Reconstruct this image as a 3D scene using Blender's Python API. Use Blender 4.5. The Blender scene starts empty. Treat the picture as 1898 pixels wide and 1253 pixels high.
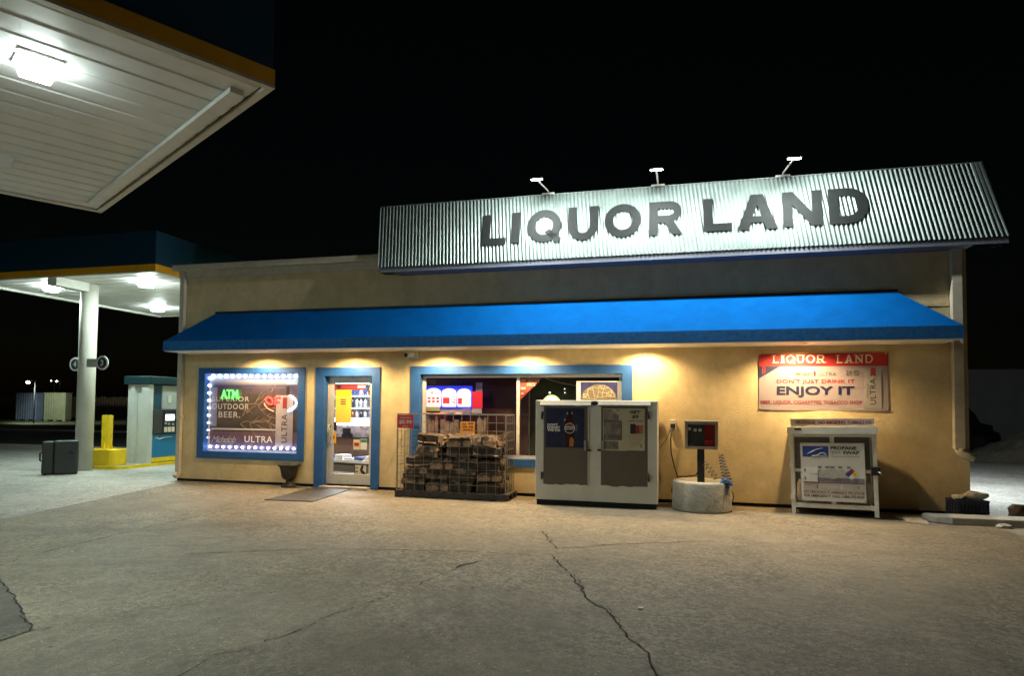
import bpy, bmesh, math, random
from mathutils import Vector, Matrix
from mathutils.geometry import tessellate_polygon
rnd = random.Random(7)
R = math.radians
C = bpy.context.scene.collection
# ------------------------------------------------------------------ camera model (photo pixels are 1898 x 1253)
FPX, CYP, PITCH, ROLL, YAW, EYE = 1180.7, 707.1, R(2.282), R(.51), R(-14.37), 1.6
_f = Vector((math.sin(YAW)*math.cos(PITCH), math.cos(YAW)*math.cos(PITCH), math.sin(PITCH)))
_r0 = Vector((math.cos(YAW), -math.sin(YAW), 0)); _u0 = _r0.cross(_f)
_r = _r0*math.cos(ROLL)+_u0*math.sin(ROLL); _u = -_r0*math.sin(ROLL)+_u0*math.cos(ROLL)
EYEV = Vector((0, 0, EYE))
def ray(px, py): return _r*((px-949)/FPX)+_u*((CYP-py)/FPX)+_f
def P(px, py, Y): d = ray(px, py); return EYEV+d*(Y/d.y)              # a point of an upright plane facing the lot
def G(px, py, z=0.0): d = ray(px, py); return EYEV+d*((z-EYE)/d.z)     # a point of the ground
W = 11.15                                                             # the shop front
# ------------------------------------------------------------------ materials
MATS = {}
def mat(name, col, rough=.6, metal=0., var=.12, scale=6., bump=0., bscale=60., emit=None, estr=0., spots=None, detail=5, spec=.5):
    m = bpy.data.materials.new(name); m.use_nodes = True; MATS[name] = m
    nt = m.node_tree; N = nt.nodes; L = nt.links; b = N['Principled BSDF']
    b.inputs['Roughness'].default_value = rough; b.inputs['Metallic'].default_value = metal
    b.inputs['Specular IOR Level'].default_value = spec
    b.inputs['Base Color'].default_value = (*col, 1)
    if emit:
        b.inputs['Emission Color'].default_value = (*emit, 1); b.inputs['Emission Strength'].default_value = estr
    tc = N.new('ShaderNodeTexCoord')
    if var:
        n = N.new('ShaderNodeTexNoise'); n.inputs['Scale'].default_value = scale; n.inputs['Detail'].default_value = detail; n.inputs['Roughness'].default_value = .65
        L.new(tc.outputs['Object'], n.inputs['Vector'])
        r = N.new('ShaderNodeValToRGB'); r.color_ramp.elements[0].position = .3; r.color_ramp.elements[1].position = .7
        r.color_ramp.elements[0].color = (*[c*(1-var) for c in col], 1); r.color_ramp.elements[1].color = (*[min(1, c*(1+var)) for c in col], 1)
        L.new(n.outputs['Fac'], r.inputs['Fac']); out = r.outputs['Color']
        if spots:   # (colour, scale, threshold) worn or stained patches
            n2 = N.new('ShaderNodeTexNoise'); n2.inputs['Scale'].default_value = spots[1]; n2.inputs['Detail'].default_value = 8; n2.inputs['Roughness'].default_value = .7
            L.new(tc.outputs['Object'], n2.inputs['Vector'])
            r2 = N.new('ShaderNodeValToRGB'); r2.color_ramp.elements[0].position = spots[2]; r2.color_ramp.elements[1].position = min(1, spots[2]+.09)
            L.new(n2.outputs['Fac'], r2.inputs['Fac'])
            mx = N.new('ShaderNodeMix'); mx.data_type = 'RGBA'; L.new(r2.outputs['Color'], mx.inputs['Factor']); L.new(out, mx.inputs['A']); mx.inputs['B'].default_value = (*spots[0], 1)
            out = mx.outputs['Result']
        L.new(out, b.inputs['Base Color'])
    if name in ('stucco', 'awning_blue', 'chest_white'):
        mpn = N.new('ShaderNodeMapping'); mpn.inputs['Scale'].default_value = (1.3, 1.3, .45); L.new(tc.outputs['Object'], mpn.inputs['Vector'])
        ns = N.new('ShaderNodeTexNoise'); ns.inputs['Scale'].default_value = 1.7; ns.inputs['Detail'].default_value = 7; ns.inputs['Roughness'].default_value = .7; L.new(mpn.outputs[0], ns.inputs['Vector'])
        rs = N.new('ShaderNodeValToRGB'); rs.color_ramp.elements[0].position = .34; rs.color_ramp.elements[1].position = .56; rs.color_ramp.elements[0].color = (.74, .71, .66, 1); rs.color_ramp.elements[1].color = (1, 1, 1, 1); L.new(ns.outputs['Fac'], rs.inputs['Fac'])
        ms = N.new('ShaderNodeMix'); ms.data_type = 'RGBA'; ms.blend_type = 'MULTIPLY'; ms.inputs['Factor'].default_value = .42 if name == 'stucco' else .3; L.new(out, ms.inputs['A']); L.new(rs.outputs['Color'], ms.inputs['B']); L.new(ms.outputs['Result'], b.inputs['Base Color'])
    if bump:
        n3 = N.new('ShaderNodeTexNoise'); n3.inputs['Scale'].default_value = bscale; n3.inputs['Detail'].default_value = 6
        L.new(tc.outputs['Object'], n3.inputs['Vector'])
        bp = N.new('ShaderNodeBump'); bp.inputs['Strength'].default_value = bump; bp.inputs['Distance'].default_value = .02
        L.new(n3.outputs['Fac'], bp.inputs['Height']); L.new(bp.outputs['Normal'], b.inputs['Normal'])
    return m
def glow(name, col, s): return mat(name, col, emit=col, estr=s, var=0)
def glassmat(name, tint=(1, 1, 1), refl=.10):
    m = bpy.data.materials.new(name); m.use_nodes = True; MATS[name] = m
    nt = m.node_tree; N = nt.nodes; L = nt.links; N.remove(N['Principled BSDF'])
    t = N.new('ShaderNodeBsdfTransparent'); t.inputs['Color'].default_value = (*tint, 1)
    g = N.new('ShaderNodeBsdfGlossy'); g.inputs['Roughness'].default_value = .02
    lw = N.new('ShaderNodeLayerWeight'); lw.inputs['Blend'].default_value = .25
    mp = N.new('ShaderNodeMapRange'); mp.inputs['To Min'].default_value = refl*.5; mp.inputs['To Max'].default_value = .6; L.new(lw.outputs['Fresnel'], mp.inputs['Value'])
    mx = N.new('ShaderNodeMixShader'); L.new(mp.outputs['Result'], mx.inputs['Fac']); L.new(t.outputs[0], mx.inputs[1]); L.new(g.outputs[0], mx.inputs[2])
    L.new(mx.outputs[0], N['Material Output'].inputs['Surface'])
    return m
# ------------------------------------------------------------------ mesh builder
ORG = {}
class MB:
    def __init__(s): s.bm = bmesh.new(); s.mi = 0
    def face(s, pts):
        f = s.bm.faces.new([s.bm.verts.new(p) for p in pts]); f.material_index = s.mi; return f
    def box(s, x0, x1, y0, y1, z0, z1, M=None):
        v = [Vector((x, y, z)) for z in (z0, z1) for y in (y0, y1) for x in (x0, x1)]
        if M is not None: v = [M @ q for q in v]
        v = [s.bm.verts.new(q) for q in v]
        for i in ((0, 2, 3, 1), (4, 5, 7, 6), (0, 1, 5, 4), (2, 6, 7, 3), (0, 4, 6, 2), (1, 3, 7, 5)):
            s.bm.faces.new([v[k] for k in i]).material_index = s.mi
        return s
    def bar(s, a, b, w, h=None, up=Vector((0, 0, 1))):   # a straight square bar
        a = Vector(a); b = Vector(b); h = h or w; d = (b-a).normalized()
        if abs(d.dot(up)) > .95: up = Vector((0, 1, 0))
        x = d.cross(up).normalized()*w/2; y = x.cross(d).normalized()*h/2
        v = [s.bm.verts.new(p+i*x+j*y) for p in (a, b) for i, j in ((-1, -1), (1, -1), (1, 1), (-1, 1))]
        for i in ((3, 2, 1, 0), (4, 5, 6, 7), (0, 1, 5, 4), (1, 2, 6, 5), (2, 3, 7, 6), (3, 0, 4, 7)):
            s.bm.faces.new([v[k] for k in i]).material_index = s.mi
        return s
    def tube(s, pts, r, n=8, cap=True):
        pts = [Vector(p) for p in pts]; rings = []
        rs = r if isinstance(r, (list, tuple)) else [r]*len(pts)
        ref = None
        for i, p in enumerate(pts):
            d = (pts[min(i+1, len(pts)-1)]-pts[max(i-1, 0)]).normalized()
            if ref is None: ref = Vector((0, 0, 1)) if abs(d.z) < .9 else Vector((1, 0, 0))
            x = d.cross(ref).normalized(); ref = x.cross(d).normalized()
            rings.append([s.bm.verts.new(p+(x*math.cos(2*math.pi*k/n)+ref*math.sin(2*math.pi*k/n))*rs[i]) for k in range(n)])
        for a, b in zip(rings, rings[1:]):
            for k in range(n):
                f = s.bm.faces.new((a[k], a[(k+1) % n], b[(k+1) % n], b[k])); f.material_index = s.mi; f.smooth = n > 6
        if cap:
            s.bm.faces.new(rings[0][::-1]).material_index = s.mi; s.bm.faces.new(rings[-1]).material_index = s.mi
        return s
    def lathe(s, prof, c, n=24):
        rings = [[s.bm.verts.new((c[0]+r*math.cos(2*math.pi*k/n), c[1]+r*math.sin(2*math.pi*k/n), c[2]+z)) for k in range(n)] for r, z in prof]
        for a, b in zip(rings, rings[1:]):
            for k in range(n):
                f = s.bm.faces.new((a[k], a[(k+1) % n], b[(k+1) % n], b[k])); f.smooth = True; f.material_index = s.mi
        s.bm.faces.new(rings[0][::-1]).material_index = s.mi; s.bm.faces.new(rings[-1]).material_index = s.mi
        return s
    def prism(s, poly, d):   # poly: 3D outline, d: extrusion vector
        d = Vector(d); a = [s.bm.verts.new(p) for p in poly]; b = [s.bm.verts.new(Vector(p)+d) for p in poly]
        s.bm.faces.new(a).material_index = s.mi; s.bm.faces.new(b[::-1]).material_index = s.mi; n = len(a)
        for k in range(n): s.bm.faces.new((a[k], b[k], b[(k+1) % n], a[(k+1) % n])).material_index = s.mi
        return s
    def ring(s, o, i, y0, y1, bottom=True):   # upright rectangular frame, o and i = (x0,x1,z0,z1)
        def c(r, y): return [(r[0], y, r[2]), (r[1], y, r[2]), (r[1], y, r[3]), (r[0], y, r[3])]
        V = [[s.bm.verts.new(p) for p in c(r, y)] for r, y in ((o, y0), (i, y0), (i, y1), (o, y1))]
        for k in range(4):
            if k == 0 and not bottom: continue
            for a in range(4):
                A, B = V[a], V[(a+1) % 4]; s.bm.faces.new((A[k], A[(k+1) % 4], B[(k+1) % 4], B[k])).material_index = s.mi
        if not bottom:
            for k in (0, 1): s.bm.faces.new([V[a][k] for a in range(4)]).material_index = s.mi
        return s
    def ball(s, c, r, sub=2, sc=(1, 1, 1)):
        r0 = bmesh.ops.create_icosphere(s.bm, subdivisions=sub, radius=r)
        for v in r0['verts']: v.co = Vector((v.co.x*sc[0], v.co.y*sc[1], v.co.z*sc[2]))+Vector(c)
        for v in r0['verts']:
            for f in v.link_faces: f.smooth = True; f.material_index = s.mi
        return s
    def build(s, name, m, parent=None, local=False, bevel=0.):
        bmesh.ops.recalc_face_normals(s.bm, faces=s.bm.faces)
        o = Vector()
        if parent is not None and not local: o = ORG[parent]
        if parent is None:
            xs = [v.co for v in s.bm.verts]
            o = Vector((sum(v.x for v in xs)/len(xs), sum(v.y for v in xs)/len(xs), min(v.z for v in xs)))
        for v in s.bm.verts: v.co -= o
        me = bpy.data.meshes.new(name); s.bm.to_mesh(me); s.bm.free()
        for q in (m if isinstance(m, (list, tuple)) else [m]): me.materials.append(MATS[q] if isinstance(q, str) else q)
        ob = bpy.data.objects.new(name, me); C.objects.link(ob)
        if parent is None: ob.location = o; ORG[ob] = o
        else: ob.parent = parent; ORG[ob] = ORG[parent]
        if bevel:
            md = ob.modifiers.new('soft_edge', 'BEVEL'); md.width = bevel; md.segments = 2; md.limit_method = 'ANGLE'
        return ob
def tag(o, label=None, cat=None, group=None, kind=None):
    if label: o['label'] = label
    if cat: o['category'] = cat
    if group: o['group'] = group
    if kind: o['kind'] = kind
    return o
def thing(name, loc, label, cat, group=None, rot=None):
    o = bpy.data.objects.new(name, None); C.objects.link(o); o.location = loc; o.empty_display_size = .2
    if rot: o.rotation_euler = rot
    ORG[o] = Vector(loc); return tag(o, label, cat, group)
def copy_tree(o, parent=None):
    c = o.copy(); C.objects.link(c)
    if parent is not None: c.parent = parent
    for ch in list(o.children): copy_tree(ch, c)
    return c
_txt = {}
def textmesh(s, bold=0., shear=0., space=1.):
    k = (s, bold, shear, space)
    if k not in _txt:
        cu = bpy.data.curves.new('t', 'FONT'); cu.body = s; cu.offset = bold; cu.shear = shear; cu.space_character = space; cu.resolution_u = 3
        ob = bpy.data.objects.new('t', cu); C.objects.link(ob); dg = bpy.context.evaluated_depsgraph_get()
        me = bpy.data.meshes.new_from_object(ob.evaluated_get(dg)); C.objects.unlink(ob); bpy.data.objects.remove(ob)
        vs = [v.co.copy() for v in me.vertices]; fs = [tuple(p.vertices) for p in me.polygons]; bpy.data.meshes.remove(me)
        x0 = min(v.x for v in vs); x1 = max(v.x for v in vs); y0 = min(v.y for v in vs); y1 = max(v.y for v in vs)
        _txt[k] = ([((v.x-x0)/(x1-x0), (v.y-y0)/max(y1-y0, 1e-6)) for v in vs], fs)
    return _txt[k]
def lettering(s, O, U, V, m, parent, bold=.02, shear=0., space=1., name='lettering', local=False, mb=None):
    """writing that fills the parallelogram O, O+U, O+V"""
    O, U, V = Vector(O), Vector(U), Vector(V); vs, fs = textmesh(s, bold, shear, space)
    q = mb or MB(); bv = [q.bm.verts.new(O+U*a+V*b) for a, b in vs]
    for f in fs:
        try: q.bm.faces.new([bv[i] for i in f])
        except ValueError: pass
    if mb: return None
    return q.build(name, m, parent, local)
def ptext(s, x0, y0, x1, y1, Y, m, parent, **k):   # writing between two photo corners on an upright plane
    a = P(x0, y1, Y); b = P(x1, y1, Y); t = P(x0, y0, Y)
    b.z = a.z; t.x = a.x
    return lettering(s, a, b-a, t-a, m, parent, **k)
def prect(x0, y0, x1, y1, Y):
    a = P(x0, (y0+y1)/2, Y); b = P(x1, (y0+y1)/2, Y); m = (x0+x1)/2
    return a.x, b.x, P(m, y1, Y).z, P(m, y0, Y).z
def sheet(x0, y0, x1, y1, Y, m, parent, name, t=.003):
    a = prect(x0, y0, x1, y1, Y); return MB().box(a[0], a[1], Y, Y+t, a[2], a[3]).build(name, m, parent)
def lamp(name, kind, loc, power, col=(1, 1, 1), parent=None, size=.2, size_y=None, aim=None, spot=None, blend=.5):
    l = bpy.data.lights.new(name, kind); l.energy = power; l.color = col
    if kind == 'AREA':
        l.size = size
        if size_y: l.shape = 'RECTANGLE'; l.size_y = size_y
    else: l.shadow_soft_size = size
    if spot: l.spot_size = spot; l.spot_blend = blend
    o = bpy.data.objects.new(name, l); C.objects.link(o); o.location = loc
    if aim is not None: o.rotation_euler = Vector(aim).to_track_quat('-Z', 'Y').to_euler()
    if parent is not None: o.parent = parent; o.location = Vector(loc)-ORG[parent]
    return o
# palette
mat('stucco', (.58, .47, .275), .88, var=.16, scale=3.2, bump=.45, bscale=60, spots=((.44, .35, .19), 1.6, .60), detail=9)
mat('blue_trim', (.013, .085, .29), .6, var=.18, scale=5, bump=.15, bscale=60)
mat('awning_blue', (.0, .085, .32), .85, var=.12, scale=4, bump=.25, bscale=60, spots=((.001, .093, .335), 3.5, .58), spec=.05, detail=9)
mat('valance_blue', (.006, .12, .37), .85, var=.3, scale=14, bump=.3, bscale=50)
mat('white_paint', (.68, .68, .64), .5, var=.08, scale=5, spots=((.5, .48, .42), 4, .66))
mat('cream_metal', (.55, .52, .43), .5, var=.12, scale=6, spots=((.36, .32, .25), 5, .66))
mat('soffit_white', (.72, .72, .68), .55, var=.06, scale=4)
mat('galvanised', (.175, .225, .22), .5, .5, var=.16, scale=4, spots=((.15, .19, .19), 9, .62))
mat('sign_letter', (.013, .016, .017), .75, var=.25, scale=7, spots=((.02, .024, .025), 5, .6), spec=.2)
mat('dark_metal', (.03, .03, .035), .45, .3, var=.2)
mat('black', (.012, .012, .014), .5, var=.2)
mat('void', (.01, .01, .011), .9, var=0)
mat('alu', (.62, .60, .56), .4, .35, var=.08, scale=9)
mat('steel', (.55, .55, .53), .3, .9, var=.08)
mat('cream_gutter', (.50, .46, .37), .6, var=.15, scale=6)
mat('roofing', (.07, .07, .075), .9)
mat('trim_grey', (.16, .18, .24), .6, var=.1)
mat('rubber_hose', (.015, .015, .016), .55, var=0)
glassmat('glass'); glassmat('clear_glass', (1, 1, 1), .0); glassmat('smoked_glass', (.55, .52, .5), .10)
mat('yellow_paint', (.72, .52, .01), .5, var=.1, scale=5, bump=.08, spots=((.40, .30, .03), 6, .68))
mat('canopy_blue', (.003, .042, .085), .5, var=.1)
mat('stripe_yellow', (.78, .38, .01), .5, var=.12, scale=3)
mat('teal_dark', (.006, .026, .032), .5, var=.1, spec=.2)
mat('chest_white', (.60, .60, .55), .5, var=.07, scale=3, bump=.06, bscale=120, spots=((.46, .44, .37), 3.2, .68))
mat('chest_dark', (.105, .085, .068), .6, var=.1, scale=4, spots=((.12, .10, .08), 6, .66))
mat('paper', (.72, .70, .66), .7, var=.04); mat('banner_white', (.285, .24, .262), .55, var=.05, scale=3)
mat('red_print', (.36, .016, .016), .6, var=.06); mat('navy_print', (.008, .012, .055), .6, var=.05); mat('black_print', (.015, .015, .017), .6, var=0)
mat('cream_print', (.62, .56, .46), .6, var=.03); mat('dull_red_print', (.26, .03, .035), .6, var=.05); mat('grey_print', (.11, .105, .10), .6, var=.05)
mat('can_grey', (.30, .285, .28), .5, var=.06); mat('orange_print', (.75, .36, .03), .6, var=.12, scale=18); mat('yellow_print', (.85, .62, .08), .6, var=.08)
mat('blue_print', (.03, .07, .30), .5, var=.08); mat('white_print', (.82, .82, .80), .6, var=.02); mat('pale_blue', (.25, .42, .62), .5, var=.2, scale=14)
mat('concrete', (.34, .32, .28), .85, var=.2, scale=7, bump=.3, bscale=30, spots=((.22, .21, .19), 3, .6))
mat('pale_wood', (.50, .38, .24), .75, var=.3, scale=22, spots=((.26, .18, .11), 12, .6))
mat('bark', (.050, .034, .023), .9, var=.5, scale=20, bump=.5, bscale=40)
mat('split_wood', (.34, .235, .15), .8, var=.35, scale=18, spots=((.07, .045, .03), 7, .5))
mat('bark_grey', (.085, .062, .046), .9, var=.5, scale=24, bump=.5, bscale=40); mat('split_dark', (.15, .10, .07), .85, var=.4, scale=16, spots=((.05, .035, .025), 8, .5)); mat('weathered_wood', (.06, .048, .04), .85, var=.35, scale=14)
mat('wire', (.30, .28, .25), .4, .7, var=.15, scale=20)
mat('stone', (.45, .42, .37), .9, var=.25, scale=9, bump=.4, bscale=18)
mat('crate_blue', (.015, .02, .06), .45, var=.2)
mat('crate_fill', (.07, .06, .075), .9, var=.6, scale=14); mat('fence_wood', (.26, .20, .13), .9, var=.3, scale=3)
mat('bin_blue', (.14, .19, .26), .6, var=.15, scale=2); mat('bin_green', (.26, .29, .17), .6, var=.15, scale=2)
# ------------------------------------------------------------------ sky
w = bpy.data.worlds.new('World'); bpy.context.scene.world = w; w.use_nodes = True
sk = w.node_tree.nodes.new('ShaderNodeTexSky'); sk.sky_type = 'NISHITA'; sk.sun_disc = False; sk.sun_elevation = R(4); sk.sun_rotation = R(160)
w.node_tree.links.new(sk.outputs[0], w.node_tree.nodes['Background'].inputs[0]); w.node_tree.nodes['Background'].inputs[1].default_value = .0002
# ------------------------------------------------------------------ ground
def ground_mat(name, base, patch, speck, bump=.35, rough=.8):
    m = bpy.data.materials.new(name); m.use_nodes = True; MATS[name] = m; nt = m.node_tree; N = nt.nodes; L = nt.links; b = N['Principled BSDF']
    tc = N.new('ShaderNodeTexCoord')
    def noise(s, d, r=.6, dist=0.):
        n = N.new('ShaderNodeTexNoise'); n.inputs['Scale'].default_value = s; n.inputs['Detail'].default_value = d; n.inputs['Roughness'].default_value = r; n.inputs['Distortion'].default_value = dist
        L.new(tc.outputs['Object'], n.inputs['Vector']); return n.outputs['Fac']
    def ramp(src, a, b_, ca=(0, 0, 0), cb=(1, 1, 1)):
        r = N.new('ShaderNodeValToRGB'); r.color_ramp.elements[0].position = a; r.color_ramp.elements[1].position = b_
        r.color_ramp.elements[0].color = (*ca, 1); r.color_ramp.elements[1].color = (*cb, 1); L.new(src, r.inputs['Fac']); return r.outputs['Color']
    def mix(fac, a, b_, mode='MIX', f=None):
        x = N.new('ShaderNodeMix'); x.data_type = 'RGBA'; x.blend_type = mode
        if f is None: L.new(fac, x.inputs['Factor'])
        else: x.inputs['Factor'].default_value = f
        for k, v in (('A', a), ('B', b_)):
            if isinstance(v, tuple): x.inputs[k].default_value = (*v, 1)
            else: L.new(v, x.inputs[k])
        return x.outputs['Result']
    big = ramp(noise(.35, 6, .6, .6), .36, .66)
    c = mix(big, base, patch)
    c = mix(None, c, ramp(noise(2.2, 8, .72), .3, .72, (.74, .74, .74), (1.2, 1.2, 1.2)), 'MULTIPLY', 1.)
    c = mix(None, c, ramp(noise(70, 4, .75), .32, .70, (.55, .55, .55), (1.4, 1.4, 1.4)), 'MULTIPLY', 1.)
    c = mix(None, c, ramp(noise(9, 7, .8, .5), .34, .68, (.74, .74, .74), (1.22, 1.22, 1.22)), 'MULTIPLY', 1.)
    def vor(sc, out='Distance'):
        v = N.new('ShaderNodeTexVoronoi'); v.inputs['Scale'].default_value = sc; L.new(tc.outputs['Object'], v.inputs['Vector']); return v.outputs[out]
    sx = N.new('ShaderNodeSeparateColor'); L.new(vor(34, 'Color'), sx.inputs[0])
    agg = ramp(sx.outputs[0], .0, 1., (.60, .60, .60), (1.42, 1.42, 1.42))
    c = mix(ramp(noise(.5, 4), .42, .6, (.25, .25, .25), (1, 1, 1)), c, mix(None, c, agg, 'MULTIPLY', 1.))     # worn areas show the stones
    c = mix(ramp(vor(11), .07, .09, (1, 1, 1), (0, 0, 0)), c, speck)
    c = mix(ramp(vor(3.1), .035, .05, (1, 1, 1), (0, 0, 0)), c, tuple(k*.3 for k in base))                     # old gum and pits
    c = mix(ramp(noise(.22, 7, .7, .8), .52, .70), c, mix(None, c, (.62, .60, .58), 'MULTIPLY', 1.))
    c = mix(ramp(noise(.9, 9, .75, .4), .60, .70), c, tuple(k*.5 for k in base))      # oil and damp stains
    pit = ramp(noise(9, 5, .8), .68, .72)
    c = mix(pit, c, tuple(k*.45 for k in base))
    L.new(c, b.inputs['Base Color'])
    rr = N.new('ShaderNodeMapRange'); L.new(noise(.8, 5), rr.inputs['Value']); rr.inputs['To Min'].default_value = rough-.22; rr.inputs['To Max'].default_value = rough+.1; L.new(rr.outputs['Result'], b.inputs['Roughness'])
    bp = N.new('ShaderNodeBump'); bp.inputs['Strength'].default_value = bump; bp.inputs['Distance'].default_value = .012
    L.new(noise(48, 5, .75), bp.inputs['Height']); L.new(bp.outputs['Normal'], b.inputs['Normal'])
ground_mat('lot_asphalt', (.205, .168, .115), (.262, .216, .15), (.42, .39, .33), .5, .72)
ground_mat('apron_concrete', (.36, .35, .32), (.43, .42, .38), (.5, .49, .46), .3, .75)
ground_mat('patch_asphalt', (.105, .092, .07), (.13, .112, .085), (.24, .22, .2), .3, .8)
ground_mat('gravel', (.36, .36, .35), (.50, .50, .49), (.6, .6, .58), .9, .9)
ground_mat('road_asphalt', (.07, .07, .07), (.09, .09, .085), (.14, .14, .13), .4, .8)
ground_mat('turf', (.06, .085, .025), (.11, .13, .05), (.16, .17, .08), 1., .95)
ground_mat('dirt', (.16, .145, .12), (.24, .22, .18), (.35, .33, .3), 1., .95)
mat('crack', (.014, .012, .011), .95, var=.3, scale=10)
g = MB(); g.face([(-220, -60, 0), (220, -60, 0), (220, 320, 0), (-220, 320, 0)]); g.mi = 1
def crack(pts, w0, gap=0.):
    q = [G(*p, .0035) for p in pts]; path = [q[0]]
    for a, b in zip(q, q[1:]):
        n = max(2, int((b-a).length/.07))
        for i in range(1, n+1):
            p = a.lerp(b, i/n); path.append(p+Vector((rnd.gauss(0, .014), rnd.gauss(0, .014), 0)))
    for a, b in zip(path, path[1:]):
        if rnd.random() < gap: continue
        d = (b-a).normalized(); s = Vector((-d.y, d.x, 0))
        w1 = (.68*w0)*rnd.uniform(.45, 1.35); w2 = (.68*w0)*rnd.uniform(.45, 1.35)
        g.face([a-s*w1/2, a+s*w1/2, b+s*w2/2, b-s*w2/2])
crack(((0, 1048), (90, 1022), (180, 1000), (270, 978), (345, 963), (420, 945), (492, 929)), .020, .12)
crack(((345, 1027), (480, 1021), (560, 1019), (640, 1018), (680, 1019), (760, 1020), (850, 1022), (925, 1025), (985, 1030)), .020, .10)
crack(((1005, 985), (1020, 1003), (1033, 1017), (1080, 1014), (1150, 1009), (1230, 1006), (1320, 1003)), .022, .08)
crack(((1022, 1030), (1040, 1050), (1060, 1068), (1075, 1090), (1080, 1103), (1100, 1120), (1135, 1142), (1150, 1160), (1160, 1180), (1175, 1195), (1200, 1210), (1212, 1240), (1222, 1262)), .024, .04)
crack(((1040, 1050), (1068, 1066), (1082, 1096)), .012, .2); crack(((1100, 1120), (1128, 1128), (1150, 1160)), .010, .3)
crack(((318, 1262), (400, 1215), (500, 1188), (560, 1165), (620, 1138), (690, 1115), (740, 1098), (785, 1080), (843, 1055)), .014, .35)
crack(((845, 1053), (865, 1046), (888, 1040)), .040, .0)
crack(((1330, 1010), (1450, 1020), (1560, 1032), (1660, 1045)), .016, .5)
tag(g.build('ground', ['lot_asphalt', 'crack']), kind='structure')
def flat(name, pts, m, z):
    b = MB(); b.face([(p[0], p[1], z) for p in pts]); return tag(b.build(name, m), kind='structure')
a0, a1 = G(0, 965), G(325, 896)
flat('concrete_apron', [a0+(a0-a1)*2.5, a1, (-10.1, 11.2), (-10.1, 17.4), (-42, 17.4), (-42, -2)], 'apron_concrete', .004)
b = MB(); b.box(-75, -6, 17.4, 17.75, -.05, .11); tag(b.build('kerb', 'concrete'), kind='structure')
flat('road', [(-120, 17.76), (4, 17.76), (4, 28), (-120, 28)], 'road_asphalt', .006)
b = MB(); b.box(-120, 4, 28, 28.35, -.05, .12); tag(b.build('far_kerb', 'concrete'), kind='structure')
b = MB(); nx, ny = 60, 12; gv = [[b.bm.verts.new((-120+i*130/nx, 28.36+j*2.2, .05+.20*min(1, j/6)+rnd.uniform(0, .05))) for i in range(nx+1)] for j in range(ny+1)]
for j in range(ny):
    for i in range(nx): b.bm.faces.new((gv[j][i], gv[j][i+1], gv[j+1][i+1], gv[j+1][i])).smooth = True
tag(b.build('grass_verge', 'turf'), kind='structure')
pa = [G(0, 1072), G(20, 1100), G(40, 1130), G(60, 1169), G(0, 1190)]
d0 = Vector((-2.5, -.9, 0)); flat('asphalt_patch', pa+[pa[4]+d0, pa[0]+d0], 'patch_asphalt', .006)
g = MB()
crack(((-20, 1040), (0, 1072), (20, 1100), (40, 1130), (60, 1169), (97, 1165)), .020)
tag(g.build('patch_seam', 'crack'), kind='structure').location.z = .0075
flat('gravel_lot', [(4.40, 11.32), (30, 11.0), (40, 23), (4.40, 23)], 'gravel', .005)
flat('worn_strip', [(-10.0, 10.9), (-6.8, 10.9), (-6.8, 11.17), (-10.0, 11.17)], 'dirt', .005)
# mound of earth behind the gravel
b = MB(); n, mrows = 48, 16; mv = []
for j in range(mrows+1):
    row = []
    for i in range(n):
        t = j/mrows; a = 2*math.pi*i/n; rr = 1-t
        x = 12.2+4.0*rr*math.cos(a); y = 24.0+2.4*rr*math.sin(a); h = 1.15*(math.cos(rr*math.pi)*.5+.5)
        row.append(b.bm.verts.new((x+rnd.gauss(0, .05), y+rnd.gauss(0, .05), h*(1+.12*math.sin(3*a+1))+rnd.gauss(0, .03)*(t > 0))))
    mv.append(row)
for A, B in zip(mv, mv[1:]):
    for i in range(n): b.bm.faces.new((A[i], A[(i+1) % n], B[(i+1) % n], B[i])).smooth = True
tag(b.build('earth_mound', 'dirt'), 'low heap of pale earth beside the gravel, in front of the far grey wall', 'earth mound', kind='structure')
# ------------------------------------------------------------------ the shop
X0, X1, ZT = -10.07, 4.34, 4.40
store = thing('store_building', (-2.87, W, 0), 'long single-storey cream stucco shop with blue-trimmed windows and door', 'building')
wa = prect(379, 692, 552.5, 839, W); do = prect(600, 697, 689, 902, W); wb = prect(778, 693, 1153, 852, W)
do = (do[0], do[1], .0, do[3])
def holed_wall(b, x0, x1, z0, z1, holes, y, t):
    xs = sorted({x0, x1, *[h[0] for h in holes], *[h[1] for h in holes]}); zs = sorted({z0, z1, *[max(z0, h[2]) for h in holes], *[h[3] for h in holes]})
    for i in range(len(xs)-1):
        for j in range(len(zs)-1):
            cx, cz = (xs[i]+xs[i+1])/2, (zs[j]+zs[j+1])/2
            if any(h[0] < cx < h[1] and h[2] < cz < h[3] for h in holes): continue
            for yy in (y, y+t): b.face([(xs[i], yy, zs[j]), (xs[i+1], yy, zs[j]), (xs[i+1], yy, zs[j+1]), (xs[i], yy, zs[j+1])])
    for h in holes:
        zb = max(z0, h[2]); c = [(h[0], zb), (h[1], zb), (h[1], h[3]), (h[0], h[3])]
        for k in range(4):
            p, q = c[k], c[(k+1) % 4]; b.face([(p[0], y, p[1]), (q[0], y, q[1]), (q[0], y+t, q[1]), (p[0], y+t, p[1])])
    for (xa, za), (xb, zb) in (((x0, z0), (x1, z0)), ((x0, z1), (x1, z1))): b.face([(xa, y, za), (xb, y, zb), (xb, y+t, zb), (xa, y+t, za)])
    bmesh.ops.remove_doubles(b.bm, verts=b.bm.verts, dist=1e-5)
b = MB(); holed_wall(b, X0, X1, .06, ZT, [wa, do, wb], W, .28)
b.box(X0, X0+.28, W+.281, 20, .06, ZT); b.box(X1-.28, X1, W+.281, 20, .06, ZT); b.box(X0+.281, X1-.281, 19.72, 20, .06, ZT)
b.build('wall', 'stucco', store)
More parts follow.
